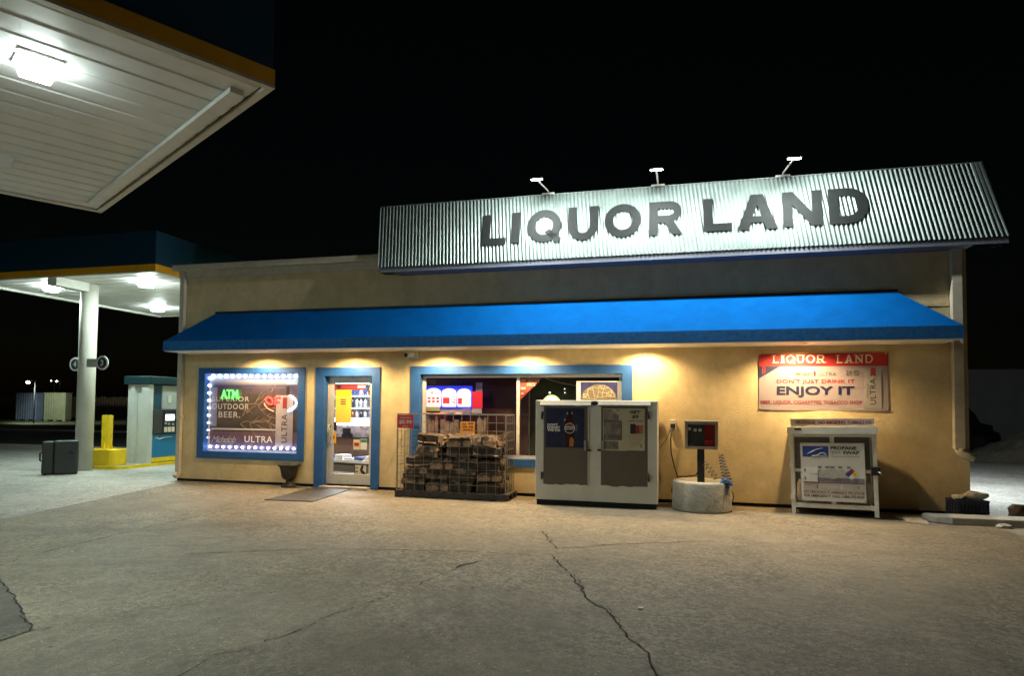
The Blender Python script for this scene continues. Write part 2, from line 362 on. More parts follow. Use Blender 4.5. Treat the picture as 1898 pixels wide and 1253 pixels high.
b = MB(); b.box(X0+.03, do[0]-.02, W+.035, W+.25, -.05, .058); b.box(do[1]+.02, X1-.03, W+.035, W+.25, -.05, .058); b.build('foundation', 'void', store)
b = MB(); b.box(X0-.02, X1+.02, W-.01, 20.02, ZT+.002, ZT+.10); b.build('roof', 'roofing', store)
b = MB(); b.box(X0+.29, X1-.29, W+.3, 19.7, .0, .02); mat('vinyl_floor', (.32, .25, .2), .4, var=.12, scale=2); b.build('floor', 'vinyl_floor', store)
b = MB(); b.box(X0+.29, X1-.29, W+.3, 19.7, 2.9, 2.95); b.build('ceiling', 'soffit_white', store)
# blue surrounds
b = MB(); o = prect(367.5, 681.5, 565, 852, W); b.ring(o, (wa[0]+.004, wa[1]-.004, wa[2]+.004, wa[3]-.004), W-.025, W+.12); b.build('window_surround', 'blue_trim', store, bevel=.006)
b = MB(); o = prect(584, 681, 704, 902, W); b.ring((o[0], o[1], .01, o[3]), (do[0]+.004, do[1]-.004, .01, do[3]-.004), W-.025, W+.13, bottom=False); b.build('door_surround', 'blue_trim', store, bevel=.006)
b = MB(); o = prect(760.5, 677.5, 1172, 866, W); b.ring(o, (wb[0]+.004, wb[1]-.004, wb[2]+.004, wb[3]-.004), W-.025, W+.11); b.build('window_surround', 'blue_trim', store, bevel=.006)
# windows
def window(r, y, fr, name='window', mull=None, m='alu', gm='glass'):
    b = MB(); r = (r[0]+.006, r[1]-.006, r[2]+.006, r[3]-.006); i = (r[0]+fr, r[1]-fr, r[2]+fr, r[3]-fr); b.ring(r, i, y, y+.05)
    if mull: b.box(mull-fr/2, mull+fr/2, y-.004, y+.05, i[2], i[3])
    f = b.build(name, m, store)
    cuts = [i[0]]+([mull-fr/2, mull+fr/2] if mull else [])+[i[1]]
    for k in range(0, len(cuts), 2): MB().box(cuts[k], cuts[k+1], y+.02, y+.026, i[2], i[3]).build('pane', gm, f)
    return i
wai = window(wa, W+.13, .03, gm='clear_glass')
mul = P(959.5, 770, W+.1).x
wbi = window(wb, W+.12, .055, mull=mul)
# door
dr = (do[0]+.012, do[1]-.012, .045, do[3]-.012); dy = W+.14
b = MB(); b.ring((do[0]+.008, do[1]-.008, .03, do[3]-.008), (do[0]+.035, do[1]-.035, .03, do[3]-.035), dy+.01, dy+.09, bottom=False); b.build('door_frame', 'alu', store)
b = MB(); dq = (do[0]+.04, do[1]-.04, .05, do[3]-.04); di = (dq[0]+.085, dq[1]-.085, .26, dq[3]-.085); b.ring(dq, di, dy, dy+.045)
door = b.build('door', 'alu', store, bevel=.004)
MB().box(di[0], di[1], dy+.02, dy+.026, di[2], di[3]).build('pane', 'glass', door)
hx = dq[0]+.04; b = MB(); b.tube([(hx, dy, 1.22), (hx-.01, dy-.07, 1.20), (hx-.01, dy-.07, .98), (hx, dy, .96)], .014, 8); b.build('handle', 'steel', door)
b = MB(); b.tube([(hx, dy-.02, .86), (hx, dy, .86)], .022, 12); b.build('lock', 'steel', door)
b = MB(); b.box(do[0]+.005, do[1]-.005, W-.16, W+.26, -.02, .045); b.build('threshold', 'concrete', store, bevel=.008)
# roof edge: gutter and fascia on the low end, downspouts
gx1 = -5.34
b = MB(); b.box(X0, gx1, W-.04, W-.004, 4.22, 4.36); b.build('fascia', 'cream_gutter', store)
b = MB(); b.box(X0-.05, gx1, W-.17, W-.045, 4.36, 4.385); b.box(X0-.05, gx1, W-.185, W-.168, 4.36, 4.475); b.box(X0-.05, X0-.035, W-.168, W-.045, 4.386, 4.475); b.box(X0-.05, gx1, W-.05, W-.042, 4.386, 4.475)
for k in range(7): b.box(X0+.4+k*.7, X0+.43+k*.7, W-.188, W-.045, 4.462, 4.478)
b.build('gutter', 'cream_gutter', store)
b = MB(); xd = X0+.13; b.box(xd-.05, xd+.05, W-.10, W-.015, 1.34, 4.36); b.box(xd-.043, xd+.043, W-.093, W-.02, .16, 1.335); b.box(xd-.075, xd+.075, W-.107, W-.003, 1.30, 1.335); b.bar((xd, W-.06, .17), (xd, W-.14, .10), .085)
b.build('downspout', 'cream_gutter', store)
b = MB(); xd = 4.17; b.box(xd-.065, xd+.065, W-.13, W-.02, 1.02, 4.16); b.box(xd-.09, xd+.03, W-.025, W-.002, 1.80, 1.83)
b.tube([(xd, W-.075, 1.03), (xd+.02, W-.078, .97), (xd+.09, W-.085, .915), (xd+.19, W-.09, .89)], .062, 10); b.build('downspout', 'cream_gutter', store)
# stucco band high on the wall at the corner
b = MB(); b.box(3.52, 4.1, W-.012, W-.001, 3.22, 3.27); b.build('band', 'stucco', store)
# ------------------------------------------------------------------ corrugated sign with letters
ZB, YB, ZH, YH = 4.18, 10.80, 5.385, 11.035
sign = thing('rooftop_sign', (-.3, 10.9, 4.05), 'long corrugated metal sign panel with dark capital letters along the roof edge', 'shop sign')
PER, AMP = .068, .012
XBL, XBR, XTL, XTR = -5.37, 4.78, -5.45, 4.58
slant = Vector((0, YH-YB, ZH-ZB)); nrm = Vector((0, -(ZH-ZB), (YH-YB))).normalized()
NC = int((XBR-XBL)/PER)*10
def span(u):   # bottom x, top x of a rib line; the outer sheet fans out a little
    k = max(0, u-.86)/.14
    return XBL+(XBR-XBL)*u, XTL+(XTR-XTL)*u-.05*k*k
def rib(x): return AMP*math.cos(2*math.pi*(x-XBL)/PER)
b = MB(); rows = 3; vv = []
for i in range(NC+1):
    u = i/NC; xb, xt = span(u); off = nrm*rib(xb)
    rag = .012*math.sin(u*900) if u > .985 else 0
    vv.append([b.bm.verts.new(Vector((xb+(xt-xb)*j/rows+rag*j, YB, ZB))+slant*(j/rows)+off) for j in range(rows+1)])
for A, B in zip(vv, vv[1:]):
    for j in range(rows): b.bm.faces.new((A[j], B[j], B[j+1], A[j+1])).smooth = True
b.build('corrugated_panel', 'galvanised', sign)
b = MB(); pts = [(0, YB+.035, ZB-.0), (0, YH+.035, ZH-.01), (0, W+.6, ZH-.01), (0, W+.6, ZT+.12), (0, W-.003, ZT-.24), (0, YB+.035, ZB-.06)]
b.prism([(XBL+.03, p[1], p[2]) for p in pts], (XTR-XBL-.08, 0, 0)); b.build('sign_box', 'dark_metal', sign)
b = MB(); b.box(XBL+.02, XBR-.01, YB+.02, YB+.034, ZB-.095, ZB-.004); b.box(XBL+.3, X1-.02, YB+.035, W-.002, ZB-.10, ZB-.07); b.build('soffit_trim', 'trim_grey', sign)
b = MB(); b.box(XBL-.02, XBL+.75, YB+.04, W-.004, ZB-.069, ZB-.062); b.build('end_flashing', 'black', sign)
b = MB()   # torn flashing hanging under the far end
q0 = Vector((4.42, 10.95, 4.06))
for k in range(5):
    p = q0+Vector((.07*k, -.02*k, .012*k)); b.face([p, p+Vector((.10, .02, -.05-.01*k)), p+Vector((.13, .10, .0)), p+Vector((.02, .12, .04))])
b.build('loose_flashing', 'galvanised', sign)
b = MB(); b.box(XTL+.02, XTR-.05, YH-.012, YH+.05, ZH+.002, ZH+.016); b.build('top_cap', 'galvanised', sign)
def arc(cx, cy, rx, ry, a0, a1, n=14): return [(cx+rx*math.cos(R(a0+(a1-a0)*k/n)), cy+ry*math.sin(R(a0+(a1-a0)*k/n))) for k in range(n+1)]
def glyph(ch, tw, th):
    if ch == 'L': return [[[(0, 0), (1, 0), (1, th), (tw, th), (tw, 1), (0, 1)]]]
    if ch == 'I': return [[[(0, 0), (1, 0), (1, 1), (0, 1)]]]
    if ch in 'OQ':
        g = [[arc(.5, .5, .5, .5, 0, 360, 40)[:-1], arc(.5, .5, .5-tw, .5-th, 0, 360, 40)[:-1]]]
        if ch == 'Q': g.append([[(.52, .30), (.66, .40), (1.02, .08), (.88, -.06)]])
        return g
    if ch == 'U': return [[[(0, 1)]+arc(.5, .44, .5, .44, 180, 360)+[(1, 1), (1-tw, 1)]+arc(.5, .44, .5-tw, .44-th, 360, 180)+[(tw, 1)]]]
    if ch == 'D': return [[[(0, 0)]+arc(.48, .5, .52, .5, -90, 90)+[(0, 1)], [(tw, th)]+arc(.48, .5, .52-tw, .5-th, -90, 90)+[(tw, 1-th)]]]
    if ch == 'R': return [[[(0, 0), (tw, 0), (tw, .36), (.46, .36), (.70, .0), (1.0, .0), (.74, .40)]+arc(.62, .70, .35, .30, -55, 90)+[(0, 1)], [(tw, .36+th)]+arc(.60, .36+th+(1-2*th-.36)/2, .14, (1-2*th-.36)/2, -90, 90)+[(tw, 1-th)]]]
    if ch == 'A': return [[[(0, 0), (tw*1.15, 0), (tw*1.15+.075, .2), (1-tw*1.15-.075, .2), (1-tw*1.15, 0), (1, 0), (.5+tw*.62, 1), (.5-tw*.62, 1)], [(.385, .38), (.615, .38), (.5, .70)]]]
    if ch == 'N': return [[[(0, 0), (tw, 0), (tw, .62), (1-tw*1.05, 0), (1, 0), (1, 1), (1-tw, 1), (1-tw, .38), (tw*1.05, 1), (0, 1)]]]
def add_glyph(b, ch, tw, th, f):
    for poly in glyph(ch, tw, th):
        pl = [[Vector((p[0], p[1], 0)) for p in loop] for loop in poly]; flat_ = [p for l in pl for p in l]
        bv = [b.bm.verts.new((p.x, p.y, 0)) for p in flat_]
        for t in tessellate_polygon(pl):
            try: b.bm.faces.new([bv[i] for i in t])
            except ValueError: pass
def onsign(px, py):   # panel coordinates (x, share of the height)
    d = ray(px, py); t = (Vector((0, YB, ZB))-EYEV).dot(nrm)/d.dot(nrm); p = EYEV+d*t; return p.x, (p.z-ZB)/(ZH-ZB)
for ch, xa, ya, xb, yb in (('L', 893, 399, 937, 455), ('I', 947, 395, 963, 451), ('Q', 976, 390, 1039, 449), ('U', 1052, 384, 1108, 446), ('O', 1120, 379, 1188, 440), ('R', 1203, 374, 1265, 436), ('L', 1304, 368, 1357, 429), ('A', 1367, 361, 1442, 426), ('N', 1452, 355, 1525, 420), ('D', 1537, 349, 1612, 415)):
    c = onsign(xa, yb); e = onsign(xb, yb); t = onsign((xa+xb)/2, ya); s0 = onsign((xa+xb)/2, yb)
    x0, x1, h0, h1 = c[0], e[0], s0[1], t[1]; wd = x1-x0; hh = (h1-h0)*slant.length
    b = MB(); add_glyph(b, ch, 1. if ch == 'I' else (.145 if ch != 'A' else .15)/wd, .135/hh, None)
    for v in b.bm.verts: v.co = Vector((x0+v.co.x*wd, (h0+v.co.y*(h1-h0)), 0))
    bmesh.ops.recalc_face_normals(b.bm, faces=b.bm.faces)
    ex = bmesh.ops.extrude_face_region(b.bm, geom=list(b.bm.faces)); top = {e for e in ex['geom'] if isinstance(e, bmesh.types.BMVert)}
    for v in b.bm.verts:
        h = v.co.y; v.co = Vector((v.co.x, YB, ZB))+slant*h+nrm*(AMP+(.010 if v in top else .004))
    b.build('letter', 'sign_letter', sign)
# floodlights reaching out over the sign
glow('flood_lens', (.92, 1., .97), 30)
for i, (xb, xh, lab) in enumerate(((-2.19, -2.23, 'floodlight on an arm above the letter Q of the roof sign'), (-.28, -.285, 'floodlight on an arm above the letter R of the roof sign'), (1.71, 1.75, 'floodlight on an arm above the letter N of the roof sign'))):
    zt = ZH+.02; y0 = YH+.02; t = thing('floodlight', (xb, y0, zt), lab, 'floodlight', 'floodlights over the roof sign')
    yh, zh = 10.23, 5.40
    b = MB(); b.box(xb-.11, xb+.11, y0-.03, y0+.03, zt, zt+.025); b.build('bracket', 'alu', t)
    b = MB(); b.tube([(xb, y0, zt+.02), (xb, y0-.05, zt+.05), (xh, yh+.02, zh)], .014, 8); b.build('arm', 'alu', t)
    q = Matrix.Translation((xh, yh, zh)) @ Matrix.Rotation(R(5), 4, 'X')
    b = MB(); b.box(-.10, .10, -.05, .05, -.012, .014, q); h = b.build('head', 'alu', t)
    b = MB(); b.box(-.088, .088, -.042, .042, -.016, -.0125, q); b.build('lens', 'flood_lens', h)
    for sx in (-1, 1): lamp('flood_beam', 'AREA', q @ Vector((sx*.05, 0, -.03)), (44, 38, 42)[i], (.96, 1., .92), t, .09, .09, aim=(sx*math.sin(R(42)), math.sin(R(3)), -math.cos(R(42))))
# ------------------------------------------------------------------ awning
AW = thing('awning', (-2.87, W, 2.6), 'long blue hipped awning across the whole shop front', 'awning')
AY, AZ0, AZ1, AZT = 10.45, 2.645, 2.83, 3.47
axl, axr, atl, atr = -9.80, 4.03, -9.16, 3.37
b = MB()
def strip_(a, c, d, e, n, m):   # gently sagging cloth between four corners
    a, c, d, e = map(Vector, (a, c, d, e)); nn = (c-a).cross(e-a).normalized(); g_ = [[b.bm.verts.new(a.lerp(c, i/n).lerp(e.lerp(d, i/n), j/m)-nn*(.012*math.sin(math.pi*j/m)*abs(math.sin(i*math.pi/4)))) for i in range(n+1)] for j in range(m+1)]
    for j in range(m):
        for i in range(n): b.bm.faces.new((g_[j][i], g_[j][i+1], g_[j+1][i+1], g_[j+1][i])).smooth = True
strip_((axl, AY, AZ1), (axr, AY, AZ1), (atr, W-.005, AZT), (atl, W-.005, AZT), 48, 6)
b.face([(axl, AY, AZ1), (atl, W-.005, AZT), (axl, W-.005, AZ1)]); b.face([(axr, AY, AZ1), (axr, W-.005, AZ1), (atr, W-.005, AZT)])
b.build('canopy_cloth', 'awning_blue', AW)
b = MB(); b.box(axl, axr, AY-.004, AY+.012, AZ0, AZ1+.002); b.box(axl-.004, axl+.012, AY+.013, W-.005, AZ0, AZ1+.002); b.box(axr-.012, axr+.004, AY+.013, W-.005, AZ0, AZ1+.002); b.build('valance', 'valance_blue', AW)
b = MB(); b.box(axl+.02, axr-.02, AY+.014, W-.006, AZ0-.012, AZ0+.006); b.build('soffit', 'soffit_white', AW)
b = MB(); b.box(atl-.02, atr+.02, W-.03, W-.003, AZT+.004, AZT+.03); b.build('head_rail', 'dark_metal', AW)
glow('warm_bulb', (1., .78, .40), 14)
DL = [(-7.92, 10.66, 19), (-5.97, 10.66, 19), (-4.18, 10.66, 21), (-2.55, 10.66, 27), (-.50, 10.80, 16), (1.91, 10.66, 24)]
for x, y, p in DL:
    b = MB(); b.lathe([(.055, -.006), (.085, -.006), (.085, .0), (.055, .0)], (x, y, AZ0-.012), 20); dl = b.build('downlight', 'white_paint', AW)
    b = MB(); b.lathe([(.052, -.0035), (.052, -.001)], (x, y, AZ0-.012), 20); b.build('bulb', 'warm_bulb', dl)
    lamp('downlight_beam', 'SPOT', (x, y, AZ0-.03), p*5.2, (1., .69, .34), AW, .045, aim=(0, .12, -1), spot=R(150), blend=.55)
# ------------------------------------------------------------------ fuel canopies
glow('canopy_lens', (.80, 1., .90), 300); glow('lens_side', (.82, 1., .93), 60); glow('near_lens', (.86, 1., .94), 170); glow('near_side', (.86, 1., .95), 15)
def canopy(T, loc, rot, nx, ny, lights, label, tilt_soffit, zS=4.45, colpos=None, fh=.72, lit=None):
    """T local: x along the front, y to the back, both from the corner nearest the shop"""
    t = thing('fuel_canopy', loc, label, 'fuel canopy', 'fuel station canopies', (0, 0, rot)); ORG[t] = Vector()
    b = MB(); b.ring((0, nx, 0, ny), (.05, nx-.05, .05, ny-.05), 0, 1)
    for v in b.bm.verts: v.co = Vector((v.co.x, v.co.z, zS+.14+v.co.y*fh))
    b.build('fascia', 'canopy_blue', t)
    b = MB(); b.ring((-.012, nx+.012, -.012, ny+.012), (.012, nx-.012, .012, ny-.012), 0, 1)
    for v in b.bm.verts: v.co = Vector((v.co.x, v.co.z, zS-.004+v.co.y*.142))
    b.build('stripe', 'stripe_yellow', t)
    b = MB(); b.ring((-.014, nx+.014, -.014, ny+.014), (.05, nx-.05, .05, ny-.05), 0, 1)
    for v in b.bm.verts: v.co = Vector((v.co.x, v.co.z, zS-.034+v.co.y*.028))
    b.build('lip', 'cream_metal', t)
    b = MB(); pw = .30; k = int(ny/pw) if tilt_soffit else int(nx/pw)
    for i in range(k):   # pans with raised seams
        a = .06+i*((ny if tilt_soffit else nx)-.12)/k; c = .06+(i+1)*((ny if tilt_soffit else nx)-.12)/k
        prof = [(a, .0), (a+.02, .0), (a+.035, .012), (a+.075, .012), (a+.09, .0), (c, .0)]
        for (p, h0), (q, h1) in zip(prof, prof[1:]):
            if tilt_soffit: b.face([(.06, p, zS+h0), (nx-.06, p, zS+h0), (nx-.06, q, zS+h1), (.06, q, zS+h1)])
            else: b.face([(p, .06, zS+h0), (p, ny-.06, zS+h0), (q, ny-.06, zS+h1), (q, .06, zS+h1)])
    b.build('soffit', 'soffit_pan', t)
    b = MB(); b.box(.05, nx-.05, .05, ny-.05, zS+.2, zS+.75); b.build('roof_deck', 'roofing', t)
    b = MB(); b.box(.07, .19, .25, ny-.07, zS-.055, zS-.004) if tilt_soffit else b.box(.30, nx-.35, .13, .25, zS-.05, zS-.004); b.build('edge_channel', 'white_paint', t)
    for i, (x, y) in enumerate(lights):
        s = .155; b = MB(); b.ring((x-s, x+s, y-s, y+s), (x-s+.014, x+s-.014, y-s+.014, y+s-.014), 0, 1)
        for v in b.bm.verts: v.co = Vector((v.co.x, v.co.z, zS-.022+v.co.y*.022))
        h = b.build('canopy_light', 'white_paint', t)
        b = MB(); s2 = s-.012; v0 = [(x+i_*s2, y+j_*s2, zS-.015) for i_, j_ in ((-1, -1), (1, -1), (1, 1), (-1, 1))]; s3 = s2*.74
        v1 = [(x+i_*s3, y+j_*s3, zS-(.13 if lit is None else .135)) for i_, j_ in ((-1, -1), (1, -1), (1, 1), (-1, 1))]
        b.face(v1); b.mi = 1
        for k_ in range(4): b.face([v0[k_], v0[(k_+1) % 4], v1[(k_+1) % 4], v1[k_]])
        b.build('lens', (['near_lens', 'near_side'] if lit and i == 0 else ['canopy_lens', 'lens_side']) if (lit is None or i in lit) else ['white_paint', 'white_paint'], h)
    return t
mat('soffit_pan', (.66, .67, .66), .5, var=.08, scale=3, spots=((.42, .42, .40), 2.2, .66))
mat('column_paint', (.60, .60, .54), .6, var=.08, scale=3, spots=((.36, .31, .24), 3.0, .66))
FC = canopy('far', (-16.3, 11.18, 0), 0, 5.55, 5.95, [(1.55, 1.0), (4.35, 1.0), (1.55, 4.3), (4.35, 4.3)], 'flat fuel canopy on a round column over the pump beyond the shop', True)
b = MB(); cx, cy = 2.69, 1.02
b.tube([(cx, cy, 0), (cx, cy, 3.2), (cx, cy, 4.44)], .185, 28); b.tube([(cx, cy, 3.78), (cx, cy, 3.80)], .1865, 28); col = b.build('column', 'column_paint', FC)
b = MB(); b.box(cx-.13, cx+.13, .06, cy-.05, 4.25, 4.448); b.build('beam', 'white_paint', FC)
canopy('near', (-3.47, 4.86, 0), R(150.9), 5.45, 6.6, [(1.06, 1.52), (3.96, 1.40), (1.06, 5.0), (3.96, 5.0)], 'flat fuel canopy overhead nearest the camera with a stripe along its edge', False, lit=(0, 2, 3))
# number signs on the column
for s, xx, lab in (('3', P(190, 673, 12.0).x, 'round dark number three sign facing the shop side of the white column'), ('4', P(140, 673, 12.35).x, 'round dark number four sign half hidden behind the white column')):
    Y = 12.0 if s == '3' else 12.35; z = 2.54; t = thing('number_sign', (xx, Y, z-.18), lab, 'number sign', 'pump number signs')
    b = MB(); b.tube([(xx, Y-.012, z), (xx, Y+.012, z)], .165, 32); b.build('rim', 'white_paint', t)
    b = MB(); b.tube([(xx, Y-.016, z), (xx, Y-.0125, z)], .125, 32); b.build('face', 'navy_print', t)
    c = -13.61; b = MB(); b.box(min(xx, c+.19 if xx > c else xx), max(xx, c-.19 if xx < c else xx), Y+.013, Y+.02, z-.10, z+.10); b.build('bracket', 'alu', t)
    lettering(s, (xx-.045, Y-.019, z-.075), (.09, 0, 0), (0, 0, .15), 'cream_print', t, bold=.04)
# ------------------------------------------------------------------ pump island
IX0, IX1, IY0, IY1 = -14.45, -12.90, 12.50, 18.0
b = MB(); rr = .35; pl = arc(IX0+rr, IY0+rr, rr, rr, 180, 270, 8)+arc(IX1-rr, IY0+rr, rr, rr, 270, 360, 8)+arc(IX1-rr, IY1-rr, rr, rr, 0, 90, 8)+arc(IX0+rr, IY1-rr, rr, rr, 90, 180, 8)
b.prism([(p[0], p[1], -.02) for p in pl], (0, 0, .09)); isl = b.build('pump_island', 'concrete'); tag(isl, 'low concrete pump island with a yellow edge beside the white column', 'pump island')
b = MB(); n = len(pl)
ctr = Vector(((IX0+IX1)/2, (IY0+IY1)/2, 0))
def sc(p, k): return (p[0]+(k if p[0] > ctr.x else -k), p[1]+(k if p[1] > ctr.y else -k))
o = [sc(p, .012) for p in pl]; ii = [sc(p, -.05) for p in pl]
V = [[b.bm.verts.new((p[0], p[1], z)) for p in L_] for L_, z in ((o, -.01), (o, .078), (ii, .078), (ii, .071))]
for A, B in zip(V, V[1:]):
    for k in range(n): b.bm.faces.new((A[k], A[(k+1) % n], B[(k+1) % n], B[k]))
b.build('painted_edge', 'yellow_paint', isl)
def rounded_block(x0, x1, y0, y1, z0, z1, r, label):
    b = MB(); pl = arc(x0+r, y0+r, r, r, 180, 270, 6)+arc(x1-r, y0+r, r, r, 270, 360, 6)+arc(x1-r, y1-r, r, r, 0, 90, 6)+arc(x0+r, y1-r, r, r, 90, 180, 6)
    b.prism([(p[0], p[1], z0) for p in pl], (0, 0, z1-z0)); return tag(b.build('concrete_block', 'yellow_paint', bevel=.02), label, 'concrete block', 'yellow blocks on the pump island')
rounded_block(-13.98, -13.22, 12.62, 13.12, .0712, .47, .14, 'yellow painted concrete block carrying the square yellow bollard')
rounded_block(-13.62, -12.92, 15.3, 15.8, .0712, .52, .14, 'yellow painted concrete block behind the pump hose, half hidden by the shop')
bt = thing('bollard', (-13.66, 12.87, .472), 'square yellow steel bollard bolted onto a yellow block', 'bollard')
b = MB(); b.box(-13.81, -13.51, 12.72, 13.02, .472, .487); b.build('base_plate', 'yellow_paint', bt)
b = MB(); q = Matrix.Translation((-13.66, 12.87, 0)) @ Matrix.Rotation(R(20), 4, 'Z'); b.box(-.09, .09, -.09, .09, .488, 1.30, q)
for a in range(4):
    qq = q @ Matrix.Rotation(R(90*a), 4, 'Z'); b.prism([qq @ Vector((.0905, -.006, .488)), qq @ Vector((.15, -.006, .488)), qq @ Vector((.0905, -.006, .66))], qq.to_3x3() @ Vector((0, .012, 0)))
b.build('post', 'yellow_paint', bt, bevel=.008)
# the pump: narrow ribbed end towards the lot, display side towards the shop
px0, px1, py0, py1, pz0 = -13.66, -12.93, 13.42, 14.60, .0712
pump = thing('fuel_pump', ((px0+px1)/2, (py0+py1)/2, pz0), 'silver and blue fuel pump with a lit display under the canopy', 'fuel pump')
mat('pump_silver', (.50, .54, .52), .45, .2, var=.06); mat('pump_grey', (.30, .34, .34), .5, .1, var=.06); mat('pump_blue', (.005, .16, .36), .4, var=.06); mat('pump_black', (.03, .035, .04), .45, var=.15)
b = MB(); xm = (px0+px1)/2
prof = [(px0, py0+.04), (px0+.10, py0+.04), (px0+.13, py0), (px0+.22, py0), (px0+.25, py0+.075), (px1-.31, py0+.075), (px1-.27, py0), (px1-.04, py0), (px1, py0+.04), (px1, py0+.10), (px0, py0+.10)]
b.prism([(p[0], p[1], pz0) for p in prof], (0, 0, 2.02)); b.build('end_column', 'pump_silver', pump)
b = MB(); b.box(px0+.05, px1-.05, py0+.101, py1-.12, pz0, 2.08); b.build('cabinet', 'canopy_blue', pump)
b = MB(); b.box(px0, px1, py1-.119, py1, pz0, 2.09); b.build('end_column', 'pump_silver', pump)
b = MB(); b.box(px0-.06, px1+.06, py0-.05, py1+.05, 2.0915, 2.30); b.build('top_cap', 'teal_dark', pump, bevel=.02)
b = MB(); b.box(px1-.049, px1-.01, py0+.12, py1-.14, .22, .80); b.build('lower_panel', 'pump_blue', pump)
b = MB(); b.box(px1-.049, px1+.0, py0+.11, py1-.13, .10, .21); b.build('kick_strip', 'yellow_paint', pump)
b = MB(); b.box(px1-.049, px1+.03, py0+.11, py1-.125, .82, 1.45); b.build('control_panel', 'pump_black', pump, bevel=.01)
b = MB(); b.box(px1-.049, px1-.02, py0+.42, py1-.14, 1.46, 2.07); up = b.build('upper_panel', 'pump_grey', pump)
b = MB(); b.box(px1-.0195, px1-.008, py0+.60, py0+.72, 1.62, 1.82); b.build('label_plate', 'pump_silver', up)
b = MB(); b.box(px1+.0305, px1+.055, py0+.40, py1-.33, .84, 1.44); cp = b.build('terminal', 'black', pump, bevel=.02)
glow('screen', (.62, .88, 1.), 1.1); b = MB(); b.box(px1+.0555, px1+.058, py0+.46, py1-.42, 1.16, 1.32); b.build('screen', 'screen', cp)
for k in range(3):
    b = MB(); y = py0+.47+k*.125; b.box(px1+.0555, px1+.066, y-.05, y+.05, .86, .99); b.tube([(px1+.066, y, .91), (px1+.072, y, .91)], .04, 14); b.build('grade_button', 'cream_print', cp)
for y, z in ((py0+.47, 1.09), (py0+.58, 1.07), (py0+.72, 1.06)):
    b = MB(); b.box(px1+.0555, px1+.062, y-.035, y+.035, z-.03, z+.03); b.build('key', 'can_grey', cp)
b = MB(); b.tube([(px1-.008, py0+.2, .70), (px1-.008, py0+.26, .73), (px1-.008, py0+.30, .69), (px1-.008, py0+.36, .69), (px1-.008, py0+.50, .72), (px1-.008, py0+.78, .725)], [.004, .012, .016, .014, .010, .004], 6); b.build('wave_emblem', 'white_print', pump)
b = MB(); b.tube([(px1+.04, py1-.20, 1.20), (px1+.09, py1-.16, 1.12), (px1+.10, py1-.12, 1.02)], [.03, .04, .028], 8); b.tube([(px1+.10, py1-.12, 1.05), (px1+.13, py1-.10, .90), (px1+.16, py1-.06, .80)], .018, 8); b.build('nozzle', 'black', pump)
b = MB(); b.tube([(px1+.10, py1-.10, 1.0), (px1+.12, py1-.02, .7), (px1+.12, py1-.05, .35), (px1+.12, py1+.05, .14), (px1+.12, py1+.25, .14), (px1+.10, py1+.30, .5), (px1+.06, py1+.12, 1.2), (px1, py1-.02, 1.9)], .018, 8); b.build('hose', 'rubber_hose', pump)
# black case standing by the column
cs = thing('equipment_case', (-13.36, 11.36, 0), 'black hard plastic case standing on end against the white canopy column', 'equipment case', rot=(0, 0, R(47))); ORG[cs] = Vector()
# local: x along the long face (away from the lot), y depth
cw, cd, chh = .60, .50, .74
b = MB(); b.box(-.30, -.095, -.22, .22, .03, chh); b.build('lid', 'case_black' if 'case_black' in MATS else mat('case_black', (.028, .036, .036), .5, var=.15, scale=8, bump=.1, bscale=30), cs, local=True, bevel=.025)
b = MB(); b.box(-.085, .36, -.23, .23, .02, chh+.015); b.build('shell', 'case_black', cs, local=True, bevel=.03)
b = MB(); b.box(-.094, -.086, -.21, .21, .04, chh-.01); b.build('seam', 'void', cs, local=True)
b = MB(); b.box(-.05, .05, -.25, -.231, .52, .58, Matrix.Rotation(R(25), 4, 'Y')); b.build('latch', 'black', cs, local=True, bevel=.006)
b = MB(); b.tube([(-.301, -.06, .30), (-.34, -.06, .32), (-.345, -.06, .48), (-.301, -.06, .50)], .016, 8); b.build('handle', 'black', cs, local=True)
b = MB()
for y in (-.15, .15): b.tube([(-.24, y-.03, .0405), (-.24, y+.03, .0405)], .04, 14)
b.build('wheel', 'black', cs, local=True)
b = MB(); b.box(-.304, -.3005, -.215, .215, .06, .26); b.build('corner_guard', 'black', cs, local=True)
